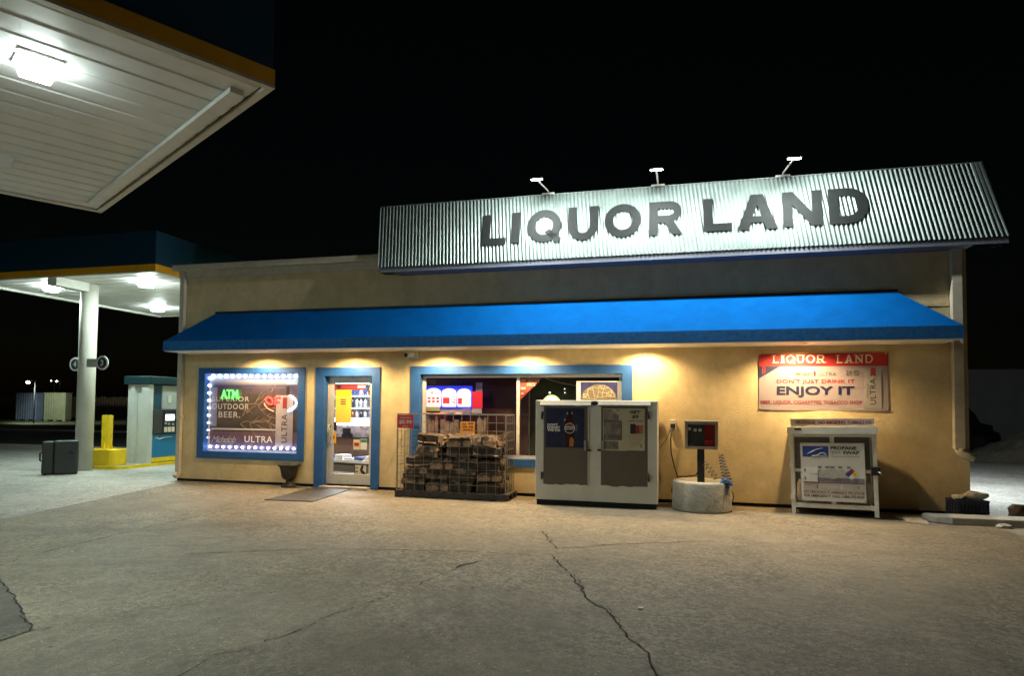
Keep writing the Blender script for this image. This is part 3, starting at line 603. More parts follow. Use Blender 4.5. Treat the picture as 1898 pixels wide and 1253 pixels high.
# ------------------------------------------------------------------ beyond the road: fence, bins, lamps
fn = thing('wooden_fence', (-50, 47, .2), 'dark upright board fence beyond the road behind the two bins', 'fence')
b = MB()
d0 = Vector((-64, 46.5, .2)); d1 = Vector((-18, 46.5, .2)); n = 150
for i in range(n):
    p = d0.lerp(d1, i/n); b.box(p.x+.02, p.x+.26, p.y, p.y+.03, .22, 2.15+rnd.uniform(-.05, .06))
b.build('boards', 'fence_wood', fn)
b = MB(); b.box(-64, -18, 46.54, 46.62, .6, .7); b.box(-64, -18, 46.54, 46.62, 1.7, 1.8); b.build('rail', 'fence_wood', fn)
for (xa, xb_), m, lab in (((29, 68), 'bin_blue', 'blue-grey ribbed metal bin on the grass beyond the road'), ((81, 121), 'bin_green', 'yellow-green ribbed metal bin on the grass beyond the road')):
    Y = 37.5; a = P(xa, 760, Y); c = P(xb_, 760, Y); zb = P((xa+xb_)/2, 782, Y).z; zt = P((xa+xb_)/2, 728, Y).z; zb = max(zb, .26)
    t = thing('ribbed_bin', ((a.x+c.x)/2, Y, zb), lab, 'metal bin', 'ribbed bins by the fence'); b = MB(); k = 9; w_ = (c.x-a.x)/k; pf = []
    for i in range(k): pf += [(a.x+i*w_, Y), (a.x+i*w_+.35*w_, Y), (a.x+i*w_+.5*w_, Y+.05), (a.x+i*w_+.85*w_, Y+.05)]
    pf += [(c.x, Y), (c.x, Y+.5), (a.x, Y+.5)]; b.prism([(p[0], p[1], zb+.07) for p in pf], (0, 0, zt-zb-.12)); b.build('body', m, t)
    b = MB(); b.box(a.x-.03, c.x+.03, Y-.03, Y+.53, zt-.0495, zt); b.build('lid', m, t)
    for fx in (a.x+.02, (a.x+c.x)/2-.1, c.x-.27): MB().box(fx, fx+.25, Y+.02, Y+.45, zb-.06, zb+.0695).build('foot', m, t)
glow('street_lens', (1, 1, 1), 9)
for px, py, Y, lab, pw in ((52, 709, 34.0, 'bright white lamp on a pole above the blue-grey bin', 90), (95, 706, 70.0, 'faint far lamp on a tall pole, the dimmer of a close pair', 0), (105, 707, 70.0, 'faint far lamp on a tall pole, the brighter of a close pair', 0)):
    p = P(px, py, Y); t = thing('street_lamp', (p.x, Y+.5, .1), lab, 'street lamp', 'distant lamps beyond the road')
    b = MB(); b.tube([(p.x, Y+.5, .0), (p.x, Y+.5, p.z+.15)], .035, 8); b.tube([(p.x, Y+.5, p.z+.12), (p.x, Y+.05, p.z+.14)], .025, 8); b.build('pole', 'void', t)
    b = MB(); s = .11 if pw else (.12 if px > 100 else .07); b.ball((p.x, Y, p.z), s, 2, (1.15, 1, .8)); b.build('lamp_head', 'street_lens', t)
    if pw: lamp('street_beam', 'SPOT', (p.x, Y, p.z-.2), pw*2.2, (.95, 1, .92), t, .1, aim=(.15, .8, -.75), spot=R(150))
# ------------------------------------------------------------------ right-hand yard
nb = thing('neighbouring_wall', (16, 31, 0), 'plain grey block wall far behind the gravel yard', 'wall'); b = MB(); b.box(6, 40, 30.5, 30.8, -.02, 3.25); mat('grey_block', (.20, .21, .22), .9, var=.12, scale=1.5); b.build('wall', 'grey_block', nb)
b = MB(); b.box(5.9, 40.1, 30.42, 30.88, 3.252, 3.33); b.build('coping', 'grey_block', nb)
car = thing('parked_vehicle', (10.1, 29, 0), 'dark boxy vehicle parked in the dark along the grey wall', 'vehicle')
mat('car_paint', (.008, .011, .02), .3, .3, var=.05)
b = MB(); cx0 = 8.9; pr = [(0, .35), (0, 1.15), (.35, 1.2), (.7, 1.78), (2.6, 1.8), (3.0, 1.15), (3.6, 1.05), (3.7, .4)]
b.prism([(cx0+p[0]*.8, 28.2, p[1]) for p in pr], (0, 1.7, 0)); b.build('body', 'car_paint', car, bevel=.05)
for xa, xb_ in ((.72, 1.55), (1.65, 2.55)):
    b = MB(); b.prism([(cx0+xa*.8, 28.192, 1.22), (cx0+xb_*.8, 28.192, 1.22), (cx0+(xb_-.05)*.8, 28.192, 1.68), (cx0+(xa+.10)*.8, 28.192, 1.68)], (0, .007, 0)); b.build('side_window', 'smoked_glass', car)
for xx in (.7, 3.0):
    b = MB(); b.tube([(cx0+xx*.8, 28.15, .33), (cx0+xx*.8, 28.35, .33)], .32, 18); wv = b.build('wheel', 'black', car); b = MB(); b.tube([(cx0+xx*.8, 28.135, .33), (cx0+xx*.8, 28.149, .33)], .19, 16); b.build('rim', 'dark_metal', wv)
MB().box(cx0-.02, cx0-.001, 28.5, 28.8, .8, .95).build('tail_light', 'dull_red_print', car)
wl = thing('wall_lamp', (X1+.1, 14.5, 3.3), 'small lamp box fixed to the end wall of the shop', 'wall lamp')
b = MB(); b.box(X1+.002, X1+.14, 14.38, 14.62, 3.2, 3.42); b.build('housing', 'dark_metal', wl); glow('wall_lens', (.9, 1, .97), 10); b = MB(); b.box(X1+.02, X1+.13, 14.4, 14.6, 3.188, 3.198); b.build('lens', 'wall_lens', wl)
lamp('wall_beam', 'AREA', (X1+.15, 14.5, 3.15), 120, (.92, 1., .96), wl, .2, aim=(.55, .05, -.8))
# kerb beam, plywood scrap, crate with stones, stones
b = MB(); e0, e1 = G(1712, 964), G(1898, 962); b.prism([(3.60, 10.32, 0), (3.46, 10.50, 0), (3.54, 10.60, 0), (8.5, 10.72, 0), (8.5, 10.36, 0), (3.76, 10.24, 0)], (0, 0, .105)); tag(b.build('kerb_stone', 'concrete', bevel=.015), 'long low concrete kerb stone lying beside the shop corner', 'kerb stone')
b = MB(); b.prism([G(1655, 957), G(1712, 958), G(1722, 974), G(1680, 968)], (0, 0, .018)); tag(b.build('plywood_scrap', 'pale_wood'), 'thin plywood scrap lying between the propane cage and the kerb stone', 'plywood scrap')
ct = thing('milk_crate', (4.22, 10.96, 0), 'dark blue plastic crate loaded with stones at the shop corner', 'crate', rot=(0, 0, R(8))); ORG[ct] = Vector()
b = MB(); hx, hy, hz = .215, .17, .28
b.box(-hx, hx, -hy, hy, .005, .02)
for z0, z1 in ((.02, .05), (.10, .125), (.245, .28)):
    b.box(-hx, hx, -hy, -hy+.012, z0, z1); b.box(-hx, hx, hy-.012, hy, z0, z1); b.box(-hx, -hx+.012, -hy+.0125, hy-.0125, z0, z1); b.box(hx-.012, hx, -hy+.0125, hy-.0125, z0, z1)
for k in range(9):
    x = -hx+.004+k*(2*hx-.03)/8
    for y in (-hy+.001, hy-.011): b.box(x, x+.022, y, y+.010, .0505, .2445)
for k in range(5):
    y = -hy+.02+k*(2*hy-.06)/4
    for x in (-hx+.001, hx-.011): b.box(x, x+.010, y, y+.022, .0505, .2445)
b.build('basket', 'crate_blue', ct, local=True)
b = MB(); b.box(-hx+.02, hx-.02, -hy+.02, hy-.02, .021, .265); b.build('rag_lining', 'crate_fill', ct, local=True)
def rock(name, c, s, m, label, cat, grp=None, seed=0):
    rr = random.Random(seed); b = MB(); r0 = bmesh.ops.create_icosphere(b.bm, subdivisions=2, radius=1)
    for v in b.bm.verts:
        k = 1+rr.uniform(-.2, .16); v.co = Vector((v.co.x*s[0]*k+c[0], v.co.y*s[1]*k+c[1], max(-.9, v.co.z)*s[2]*k+c[2]))
    return tag(b.build(name, m), label, cat, grp)
rock('stone', (4.33, 10.95, .34), (.16, .11, .07), 'stone', 'large flat pale stone on top of the dark blue crate', 'stone', 'stones at the shop corner', 3)
rock('stone', (4.10, 10.93, .305), (.10, .09, .05), 'stone', 'small rounded stone at the edge of the dark blue crate', 'stone', 'stones at the shop corner', 4)
rock('stone', (5.02, 11.22, .07), (.17, .12, .14), 'weathered_wood', 'dark rounded lump on the ground behind the kerb stone', 'stone', 'stones at the shop corner', 5)
rock('stone', (5.55, 11.5, .06), (.28, .18, .13), 'dirt', 'pale greenish lump behind the kerb stone near the gravel', 'stone', 'stones at the shop corner', 6)
rock('stone', (4.36, 10.18, .02), (.10, .06, .04), 'stone', 'small pale stone lying in front of the kerb stone', 'stone', 'stones at the shop corner', 8)
p = G(1187, 1129, .004); b = MB(); b.prism([p+Vector(q) for q in ((-.02, -.012, 0), (.02, -.016, 0), (.024, .012, 0), (-.012, .016, 0))], (0, 0, .012)); tag(b.build('paper_scrap', 'white_print'), 'tiny white scrap of litter alone on the open asphalt', 'litter')
# ------------------------------------------------------------------ by the door: mat, urn, camera
mp = [G(490, 928), G(580, 931), G(662, 904.5), G(588, 902.5)]
ground_mat('wet_mat', (.022, .019, .016), (.085, .072, .05), (.22, .19, .14), .4, .55)
b = MB(); b.prism([(p.x, p.y, .004) for p in mp], (0, 0, .010)); tag(b.build('door_mat', 'wet_mat'), 'long thin dark door mat leading up to the shop door', 'door mat')
uc = (-7.28, 10.99, 0); ut = thing('planter_urn', uc, 'black footed urn planter standing between the lit window and the door', 'planter')
b = MB(); b.lathe([(.135, 0), (.14, .03), (.12, .055), (.07, .075), (.05, .11), (.055, .135), (.10, .16), (.13, .20), (.15, .30), (.165, .37), (.19, .405), (.212, .42), (.216, .44), (.195, .445), (.185, .42), (.10, .38)], uc, 28)
mat('urn_black', (.022, .02, .018), .6, var=.25, scale=12, bump=.15, bscale=40); b.build('bowl', 'urn_black', ut)
b = MB(); b.lathe([(.02, .386), (.165, .389), (.165, .392), (.02, .394)], uc, 20); b.build('soil', 'dirt', ut)
c = P(766, 656, W); st = thing('security_camera', (c.x, W-.02, c.z-.12), 'small white security camera under the awning between door and window', 'security camera')
b = MB(); b.box(c.x-.03, c.x+.11, W-.03, W-.002, c.z-.10, c.z+.06); b.build('bracket', 'white_paint', st)
b = MB(); b.tube([(c.x+.03, W-.03, c.z+.0), (c.x-.02, W-.10, c.z-.01), (c.x-.05, W-.22, c.z-.04)], [.045, .055, .055], 16); b.build('housing', 'white_paint', st)
b = MB(); b.tube([(c.x-.0505, W-.221, c.z-.0405), (c.x-.053, W-.23, c.z-.043)], .042, 16); b.build('lens', 'black', st)
# ------------------------------------------------------------------ lit window: film, bulbs, neon
WY = W+.128
def film_mat():
    m = bpy.data.materials.new('window_film'); m.use_nodes = True; MATS['window_film'] = m; N = m.node_tree.nodes; L = m.node_tree.links; b = N['Principled BSDF']; b.inputs['Roughness'].default_value = .35
    tc = N.new('ShaderNodeTexCoord'); sp = N.new('ShaderNodeSeparateXYZ'); L.new(tc.outputs['Generated'], sp.inputs[0])
    rp = N.new('ShaderNodeValToRGB'); e = rp.color_ramp; e.interpolation = 'LINEAR'
    for pos, c in ((0, (0.124, 0.087, 0.167)), (.24, (0.149, 0.081, 0.118)), (.25, (.06, .05, .05)), (.72, (.075, .06, .06)), (.86, (0.068, 0.056, 0.149)), (1, (0.105, 0.093, 0.236))):
        k = e.elements.new(pos); k.color = (*c, 1)
    e.elements.remove(e.elements[0]); L.new(sp.outputs['Z'], rp.inputs['Fac'])
    n = N.new('ShaderNodeTexNoise'); n.inputs['Scale'].default_value = 7; n.inputs['Detail'].default_value = 9; n.inputs['Roughness'].default_value = .75; n.inputs['Distortion'].default_value = 1.2; L.new(tc.outputs['Generated'], n.inputs['Vector'])
    r2 = N.new('ShaderNodeValToRGB'); r2.color_ramp.elements[0].position = .45; r2.color_ramp.elements[1].position = .62; L.new(n.outputs['Fac'], r2.inputs['Fac'])
    # the pictured branches fill the middle of the film
    ds = N.new('ShaderNodeVectorMath'); ds.operation = 'DISTANCE'; L.new(tc.outputs['Generated'], ds.inputs[0]); ds.inputs[1].default_value = (.62, .5, .48)
    r3 = N.new('ShaderNodeValToRGB'); r3.color_ramp.elements[0].position = .12; r3.color_ramp.elements[1].position = .36; r3.color_ramp.elements[0].color = (1, 1, 1, 1); r3.color_ramp.elements[1].color = (.08, .08, .08, 1); L.new(ds.outputs['Value'], r3.inputs['Fac'])
    mu = N.new('ShaderNodeMix'); mu.data_type = 'RGBA'; mu.blend_type = 'MULTIPLY'; mu.inputs['Factor'].default_value = 1; L.new(r2.outputs['Color'], mu.inputs['A']); L.new(r3.outputs['Color'], mu.inputs['B'])
    mx = N.new('ShaderNodeMix'); mx.data_type = 'RGBA'; L.new(mu.outputs['Result'], mx.inputs['Factor']); L.new(rp.outputs['Color'], mx.inputs['A']); mx.inputs['B'].default_value = (.66, .44, .30, 1)
    L.new(mx.outputs['Result'], b.inputs['Base Color'])
film_mat()
fp = thing('window_poster', ((wai[0]+wai[1])/2, WY, wai[2]), 'large printed beer poster filling the bulb-framed window', 'poster')
MB().box(wai[0], wai[1], WY+.004, WY+.008, wai[2], wai[3]).build('printed_film', 'window_film', fp)
FY = WY+.001
mat('faded_white', (.55, .52, .52), .5, var=.1, scale=20)
ptext('SUPERIOR', 393, 735, 462, 744, FY, 'faded_white', fp, bold=.012, space=1.15)
ptext('OUTDOOR', 393, 748, 461, 758.5, FY, 'faded_white', fp, bold=.012, space=1.15)
ptext('BEER.', 405, 763, 445, 774, FY, 'faded_white', fp, bold=.012, space=1.15)
sheet(392, 794.5, 512, 797.5, FY, 'faded_white', fp, 'rule')
sheet(391, 718, 402, 790, FY+.001, 'pale_grey_blue' if 'pale_grey_blue' in MATS else mat('pale_grey_blue', (.22, .24, .34), .5, var=.15), fp, 'pale_panel')
ptext('Michelob', 392, 808, 437, 820, FY, 'faded_white', fp, bold=-.008, shear=.45, space=.85)
ptext('ULTRA', 453, 808, 505, 820, FY, 'white_print', fp, bold=.01, space=1.1)
b = MB(); a = P(511, 772, FY); 
can = prect(511, 733, 543, 829, FY-.002); b.box(can[0], can[1], FY-.004, FY-.001, can[2], can[3]); cn = b.build('pictured_can', 'can_lilac' if 'can_lilac' in MATS else mat('can_lilac', (.40, .35, .40), .45, var=.12, scale=5), fp, bevel=.001)
def vtext(s, x0, y0, x1, y1, Y, m, parent, **k):   # writing that climbs upwards
    r = prect(x0, y0, x1, y1, Y); return lettering(s, (r[1], Y, r[2]), (0, 0, r[3]-r[2]), (-(r[1]-r[0]), 0, 0), m, parent, **k)
vtext('ULTRA', 521.5, 768, 532, 821, FY-.006, 'black_print', cn, bold=.0, space=1.1)
sheet(524, 737, 532, 757, FY-.0062, 'dull_red_print', cn, 'ribbon')
sheet(530, 705, 551, 713, FY-.003, 'pale_blue', fp, 'blue_sticker')
sheet(531, 716, 536, 735, FY-.003, 'black_print', fp, 'dark_strip')
sheet(446, 717, 529, 720, FY+.0005, 'grey_print', fp, 'header_rule'); sheet(446, 717, 448, 735, FY+.0005, 'grey_print', fp, 'header_post')
b = MB()
for k in range(26):   # the pictured bare branches
    x0, y0 = rnd.uniform(440, 505), rnd.uniform(722, 792); pts = []
    a = rnd.uniform(-1.2, 1.2)
    for q in range(4): pts.append(P(x0+q*9*math.cos(a), y0+q*7*math.sin(a)+rnd.uniform(-2, 2), FY+.001))
    b.tube(pts, [.006, .005, .004, .002], 4)
for v in b.bm.verts: v.co.y = FY+.001+(v.co.y-FY-.001)*.1
mat('branch_print', (.42, .27, .18), .5, var=.2); b.build('branch_print', 'branch_print', fp)
ls = thing('bulb_string', (wai[0], W+.06, wai[2]), 'string of white bulbs framing three sides of the small window', 'light string')
glow('led_bulb', (.58, .70, 1.), 7)
bulbs = [(388+(382-388)*k/9, 701+(825-701)*k/9) for k in range(10)]+[(394.5+(547-394.5)*k/13, 697) for k in range(14)]+[(389.5+(544-389.5)*k/13, 828+4*k/13) for k in range(14)]
BY = W+.10; b = MB()
for p0, p1 in (((388, 701), (382, 825)), ((394, 697), (549, 697)), ((388, 828), (546, 832.5))): b.bar(P(*p0, BY+.028), P(*p1, BY+.028), .012, .006)
b.build('strip', 'navy_print', ls)
bp = None
for px, py in bulbs:
    c = P(px, py, BY)
    if bp is None:
        bp = MB().ball((0, 0, 0), .027, 2, (1, .8, 1)).build('bulb', 'led_bulb', ls, local=True); q = bp
    else: q = bp.copy(); C.objects.link(q); q.parent = ls
    q.location = c-ORG[ls]
glow('neon_green', (.08, 1., .10), 1.6); glow('neon_red', (1., .03, .02), 3.2); glow('neon_white', (.85, .92, 1.), 3.); glow('neon_orange', (1., .34, .16), .7)
nt_ = thing('neon_sign', P(424, 741, FY-.03), 'green lit ATM letters hanging in the bulb-framed window', 'neon sign')
ptext('ATM', 409.5, 722.5, 440.5, 739, FY-.03, 'neon_green', nt_, bold=.008, space=.95)
nt2 = thing('neon_sign', P(518, 765, FY-.04), 'red and white oval neon sign half covered by the pictured can', 'neon sign')
def neon(pts, m, name, r=.009, Y=FY-.03): MB().tube([P(px, py, Y) for px, py in pts], r, 6).build(name, m, nt2)
neon([(499+6*math.cos(R(a))+.35*(-7*math.sin(R(a))), 743-7*math.sin(R(a))) for a in range(0, 361, 24)], 'neon_red', 'letter_tube', .012)
neon([(509, 751), (511, 735), (519, 734.5)], 'neon_red', 'letter_tube', .012); neon([(510, 743), (517, 742)], 'neon_red', 'letter_tube', .012)
neon([(520+29*math.cos(R(a)), 747-17*math.sin(R(a))) for a in range(-62, 56, 9)], 'neon_white', 'ring_tube', .016)
neon([(520+30*math.cos(R(a)), 747-17*math.sin(R(a))) for a in range(180, 246, 8)], 'neon_orange', 'ring_tube', .009)
# ------------------------------------------------------------------ behind the door
SH = thing('back_shelf', (-7.6, 15.2, .02), 'white bottle shelving against the wall seen through the shop door', 'shelving')
mat('shelf_white', (.70, .72, .75), .4, var=.03)
b = MB(); b.box(-9.7, -5.6, 15.42, 15.45, .02, 2.7); b.build('back_panel', 'shelf_white', SH)
SZ = [.5, .9, 1.22, 1.54, 1.86, 2.18]
for z in SZ: MB().box(-9.7, -5.6, 15.12, 15.4195, z-.03, z).build('shelf', 'shelf_white', SH)
bm_ = ['bottle_dark', 'bottle_blue', 'bottle_amber', 'bottle_clear']
for nme, cc in zip(bm_, ((.02, .02, .03), (.04, .06, .18), (.16, .06, .01), (.30, .32, .34))): mat(nme, cc, .2, var=.3, scale=15)
protos = {}
for zi, z in enumerate(SZ[1:]):
    for k in range(30):
        mm = rnd.choice(bm_); x = -9.5+k*.128+rnd.uniform(-.02, .02)
        if mm not in protos:
            b = MB(); b.lathe([(.045, 0), (.048, .15), (.042, .18), (.017, .21), (.015, .265)], (0, 0, 0), 10); q = b.build('bottle', mm); protos[mm] = q
        else: q = protos[mm].copy(); C.objects.link(q)
        q.location = (x, 15.2, z+.001); tag(q, 'small glass bottle in a row on the white shelves seen through the door', 'bottle', 'bottles on the back shelves')
CT = thing('shop_counter', (-7.3, 13.3, .02), 'shop counter with a bright lit strip seen through the door', 'counter')
mat('counter_wood', (.17, .09, .06), .4, var=.2, scale=6)
b = MB(); b.box(-8.6, -5.6, 13.2, 13.75, .02, .84); b.build('front', 'counter_wood', CT)
b = MB(); b.box(-8.65, -5.55, 13.15, 13.8, .842, .87); b.build('top', 'dark_metal', CT)
b = MB(); b.box(-8.6, -5.6, 13.35, 13.78, .871, 1.14); b.build('display_case', 'pale_goods' if 'pale_goods' in MATS else mat('pale_goods', (.45, .42, .48), .5, var=.6, scale=11, spots=((.5, .14, .12), 8, .58)), CT)
glow('strip_light', (.92, .96, 1.), 1.6); b = MB(); b.box(-8.6, -5.6, 13.30, 13.345, 1.142, 1.27); b.build('light_strip', 'strip_light', CT)
b = MB(); b.box(-8.65, -5.55, 13.28, 13.8, 1.272, 1.30); b.build('upper_top', 'shelf_white', CT)
c = P(641, 815, 13.2); rg = thing('card_terminal', (c.x, 13.22, .872), 'black till machine on the counter seen through the shop door', 'till'); b = MB(); b.box(c.x-.10, c.x+.10, 13.18, 13.33, .872, .95); b.build('base', 'black', rg); b = MB(); b.box(c.x-.09, c.x+.09, 13.2, 13.26, .951, 1.08, ); b.build('screen', 'black', rg, bevel=.01)
rk = thing('low_rack', (-6.9, 12.8, .02), 'low white slatted rack of packets in front of the shop counter', 'rack')
q = Matrix.Translation((-6.95, 12.72, 0)) @ Matrix.Rotation(R(-14), 4, 'Z')
b = MB(); b.box(-.9, .9, -.2, .2, .36, .42, q); b.box(-.9, .9, -.2, .2, .12, .16, q); b.box(-.9, -.85, -.19, .19, .02, .355, q); b.box(.85, .9, -.19, .19, .02, .355, q); b.build('frame', 'shelf_white', rk)
for k in range(6):
    b = MB(); b.box(-.82+k*.28, -.60+k*.28, -.15, .15, .4205, .455+.03*(k % 3), q); b.build('packet', ('pale_goods', 'blue_print', 'paper')[k % 3], rk)
b = MB(); b.box(-.84, .84, -.17, .17, .1605, .30, q); b.build('packet', 'grey_print', rk)
b = MB(); b.box(-8.2, -5.7, 12.0, 12.4, .02, .035); mat('grey_mat', (.12, .12, .15), .8, var=.1); tag(b.build('floor_mat', 'grey_mat'), 'grey floor mat inside the shop in front of the counter', 'floor mat')
cl = thing('ceiling_light', (-6.9, 13.4, 2.86), 'bright strip lamp on the shop ceiling behind the door', 'ceiling light'); b = MB(); b.box(-8.3, -5.5, 13.9, 14.2, 2.86, 2.898); b.build('housing', 'white_paint', cl)
lamp('shop_light', 'AREA', (-6.9, 14.1, 2.84), 150, (.9, .95, 1.), cl, 2.6, .3, aim=(0, 0, -1))
lamp('shop_light', 'AREA', (-6.9, 12.4, 2.84), 16, (1, .95, .9), cl, 1.6, .3, aim=(0, 0, -1))
# things stuck on the door glass
DY = dy+.016
def notice(x0, y0, x1, y1, m, label, name='notice', grp='notices on the door glass', Y=DY, cat='notice'):
    return tag(sheet(x0, y0, x1, y1, Y, m, None, name, .002), label, cat, grp)
s_ = notice(619, 712, 678, 723, 'dull_red_print', 'dark red strip sticker along the top of the door glass'); ORG[s_] = s_.location.copy()
sheet(663, 714.5, 677, 719.5, DY-.003, 'paper', s_, 'pale_box'); sheet(624, 714.5, 632, 720, DY-.003, 'black_print', s_, 'dark_box')
s_ = notice(622, 723, 651, 784, 'yellow_print', 'tall yellow poster on the door glass'); sheet(623, 725, 651, 734, DY-.003, 'lime' if 'lime' in MATS else mat('lime', (.50, .60, .02), .6, var=.05), s_, 'green_header')
for k in range(3): sheet(631, 740+k*4, 641, 742+k*4, DY-.003, 'dull_red_print', s_, 'text_bar')
notice(613.5, 782, 624, 798, 'black_print', 'small dark square sticker by the door handle')
s_ = notice(613.5, 801, 623, 822, 'orange_print', 'small orange sticker under the dark square on the door'); sheet(617, 807, 619.5, 814, DY-.003, 'black_print', s_, 'symbol')
s_ = notice(655, 815, 667, 834, 'cream_print', 'cream card with red and yellow blocks low on the door glass'); sheet(656.5, 821, 665.5, 827, DY-.003, 'red_print', s_, 'red_block'); sheet(656.5, 817, 665.5, 820, DY-.003, 'yellow_print', s_, 'yellow_block')
s_ = notice(668, 814, 680, 834, 'paper', 'white card with a green top edge low on the door glass'); sheet(668.5, 815, 679.5, 820, DY-.003, 'green_print' if 'green_print' in MATS else mat('green_print', (.03, .22, .16), .6, var=.05), s_, 'green_block')
s_ = notice(657, 861, 680, 885, 'cream_print', 'square pale sticker with a dark figure at the foot of the door glass')
b = MB(); f = [(670, 863), (674, 863), (672, 872), (678, 877), (674, 880), (669, 877), (667, 871)]; b.prism([P(x, y, DY-.0035) for x, y in f], (0, .002, 0)); b.build('figure', 'black_print', s_)
for a_ in ((657, 861, 680, 862.3), (657, 883.7, 680, 885), (657, 862.5, 658.3, 883.5), (678.7, 862.5, 680, 883.5), (660, 866, 663, 868.5), (660, 873, 663, 875.5), (660, 879, 668, 881)): sheet(*a_, DY-.003, 'black_print', s_, 'print_bar')
# ------------------------------------------------------------------ wide window contents
IYW = W+.30
b = MB(); mat('maroon_board', (.055, .018, .022), .7, var=.3, scale=4); xm_ = mul
b = MB(); r = prect(775, 690, 962, 856, W+.75); b.box(wb[0]-.3, mul+.05, W+.75, W+.78, .4, 2.6); tag(b.build('backing_board', 'maroon_board'), 'dark maroon board standing inside the wide window', 'board')
b = MB(); mat('dark_green_board', (.028, .030, .020), .6, var=.2, scale=3); b.box(mul+.06, wb[1]+.4, W+.85, W+.88, .4, 2.6); tag(b.build('backing_board', 'dark_green_board'), 'dark board standing behind the arched lamp in the wide window', 'board')
b = MB(); b.box(wb[0], wb[1], W+.285, W+.70, wb[2]-.04, wb[2]-.01); tag(b.build('window_shelf', 'weathered_wood'), 'deep ledge inside the wide window under the displays', 'ledge')
lt = thing('display_sign', P(846, 757, IYW), 'lit blue and white display with three arched panels in the wide window', 'lit sign')
glow('sign_blue', (.03, .05, .9), .33); glow('sign_white', (.9, .86, 1.), .22); glow('sign_red', (.9, .03, .05), .3); glow('sign_pink', (.8, .1, .35), .1); glow('sign_grey', (.25, .22, .4), .3)
sheet(788.5, 715.5, 874.5, 757, IYW, 'sign_blue', lt, 'board', .03)
for k, (x0, x1) in enumerate(((789.5, 817.5), (819, 846), (847.5, 873))):
    xm = (x0+x1)/2; y0 = 719+k*.6; rx = (x1-x0)/2; pts = [(x0+1.5, 754.5), (x0, 752)]+[(xm-rx*math.cos(R(a)), y0+10-10*math.sin(R(a))) for a in range(0, 181, 15)]+[(x1, 752), (x1-1.5, 754.5)]
    b = MB(); b.prism([P(x, y, IYW-.006) for x, y in pts], (0, .004, 0)); b.build('arched_panel', 'sign_white', lt)
ptext('MILLIONS', 799, 725, 814, 731, IYW-.008, 'sign_pink', lt, bold=.02, shear=.2); ptext('POWERBALL', 820, 726.5, 845, 730, IYW-.008, 'sign_blue', lt, bold=.01); ptext('LOTTO', 852, 726, 868, 732, IYW-.008, 'sign_grey', lt, bold=.02, shear=.2)
for a_ in ((821, 737, 833, 748), (849, 738, 856, 749)): sheet(*a_, IYW-.009, 'sign_red', lt, 'red_panel')
b = MB()
for k in range(3):
    for j in range(2): 
        r = prect(793+k*8, 736.5+j*6, 797.5+k*8, 740+j*6, IYW-.008); b.box(r[0], r[1], IYW-.009, IYW-.007, r[2], r[3])
b.build('number_print', 'sign_red', lt)
b = MB()
for k in range(4):
    r = prect(838+(k % 2)*3, 738+3*k, 843+(k % 2)*2, 739.5+3*k, IYW-.008); b.box(r[0], r[1], IYW-.009, IYW-.007, r[2], r[3])
b.build('text_bars', 'sign_grey', lt)
rp_ = tag(sheet(875.5, 726, 894, 757, IYW+.012, 'glow_red' if 'glow_red' in MATS else glow('glow_red', (.55, .01, .03), .2), None, 'red_display', .02), 'glowing red panel beside the arched lit display', 'lit sign')
tag(sheet(882, 709, 894, 725.5, IYW+.012, 'violet' if 'violet' in MATS else mat('violet', (.30, .22, .55), .5, var=.4, scale=20), None, 'card', .004), 'small violet framed card above the glowing red panel', 'card')
tag(sheet(795, 704, 808, 712, IYW+.012, 'grey_print', None, 'card', .004), 'small grey card above the arched lit display', 'card')
tag(sheet(785.5, 754.5, 815, 762, IYW-.03, 'pale_yellow' if 'pale_yellow' in MATS else mat('pale_yellow', (.55, .58, .30), .5, var=.15), None, 'price_strip', .01), 'pale yellow strip under the arched lit display', 'strip')
tag(sheet(816, 757.5, 893, 766, IYW+.02, 'lav' if 'lav' in MATS else mat('lav', (.42, .42, .62), .5, var=.25, scale=14), None, 'shelf_edge_card', .01), 'long lavender card under the arched lit display', 'card')
tag(sheet(859, 757, 872, 768, IYW-.02, 'violet', None, 'card', .004), 'tilted violet card under the arched lit display', 'card')
ntb = thing('neon_tube', P(820, 769, IYW), 'thin red neon tube running behind the cage rail in the wide window', 'neon tube')
b = MB(); b.tube([P(x, y, IYW-.01) for x, y in ((786, 766), (800, 767), (815, 766.5), (840, 768), (850, 766), (858, 768), (866, 766))], .010, 6); b.build('tube', 'neon_orange', ntb)
mat('goods', (.30, .22, .2), .5, var=.8, scale=9, spots=((.45, .42, .38), 7, .55))
for x0, y0, x1, y1, lab in ((786, 773, 812, 800, 'row of mixed packets behind the cage at the window edge'), (816, 778, 850, 802, 'row of mixed packets behind the orange price card'), (884, 774, 900, 800, 'small stack of packets beside the orange price card')):
    r = prect(x0, y0, x1, y1, IYW+.1); b = MB(); n = 4
    for i in range(n):
        a = r[0]+(r[1]-r[0])*i/n; b.box(a+.005, a+(r[1]-r[0])/n-.005, IYW+.1, IYW+.22, wb[2]-.009, r[3]-.03*(i % 3))
    tag(b.build('packet_display', 'goods'), lab, 'packets', 'packets in the wide window')
oc = tag(sheet(853, 781.5, 880, 816, IYW-.10, 'orange_print', None, 'price_card', .003), 'orange price card standing in the wide window above the firewood', 'price card')
ORG[oc] = oc.location.copy()
for k, a_ in enumerate(((857, 785, 864, 787.5), (857, 790, 866, 792.5), (868, 784, 877, 787), (869, 790, 877, 793), (858, 796, 876, 799))): sheet(*a_, IYW-.1035, 'dull_red_print', oc, 'text_bar')
b = MB(); b.ball(P(868, 806, IYW-.103), .07, 2, (1.2, .03, .7)); b.build('picture', 'sign_pinkish' if 'sign_pinkish' in MATS else mat('sign_pinkish', (.5, .25, .2), .6, var=.5, scale=30), oc)
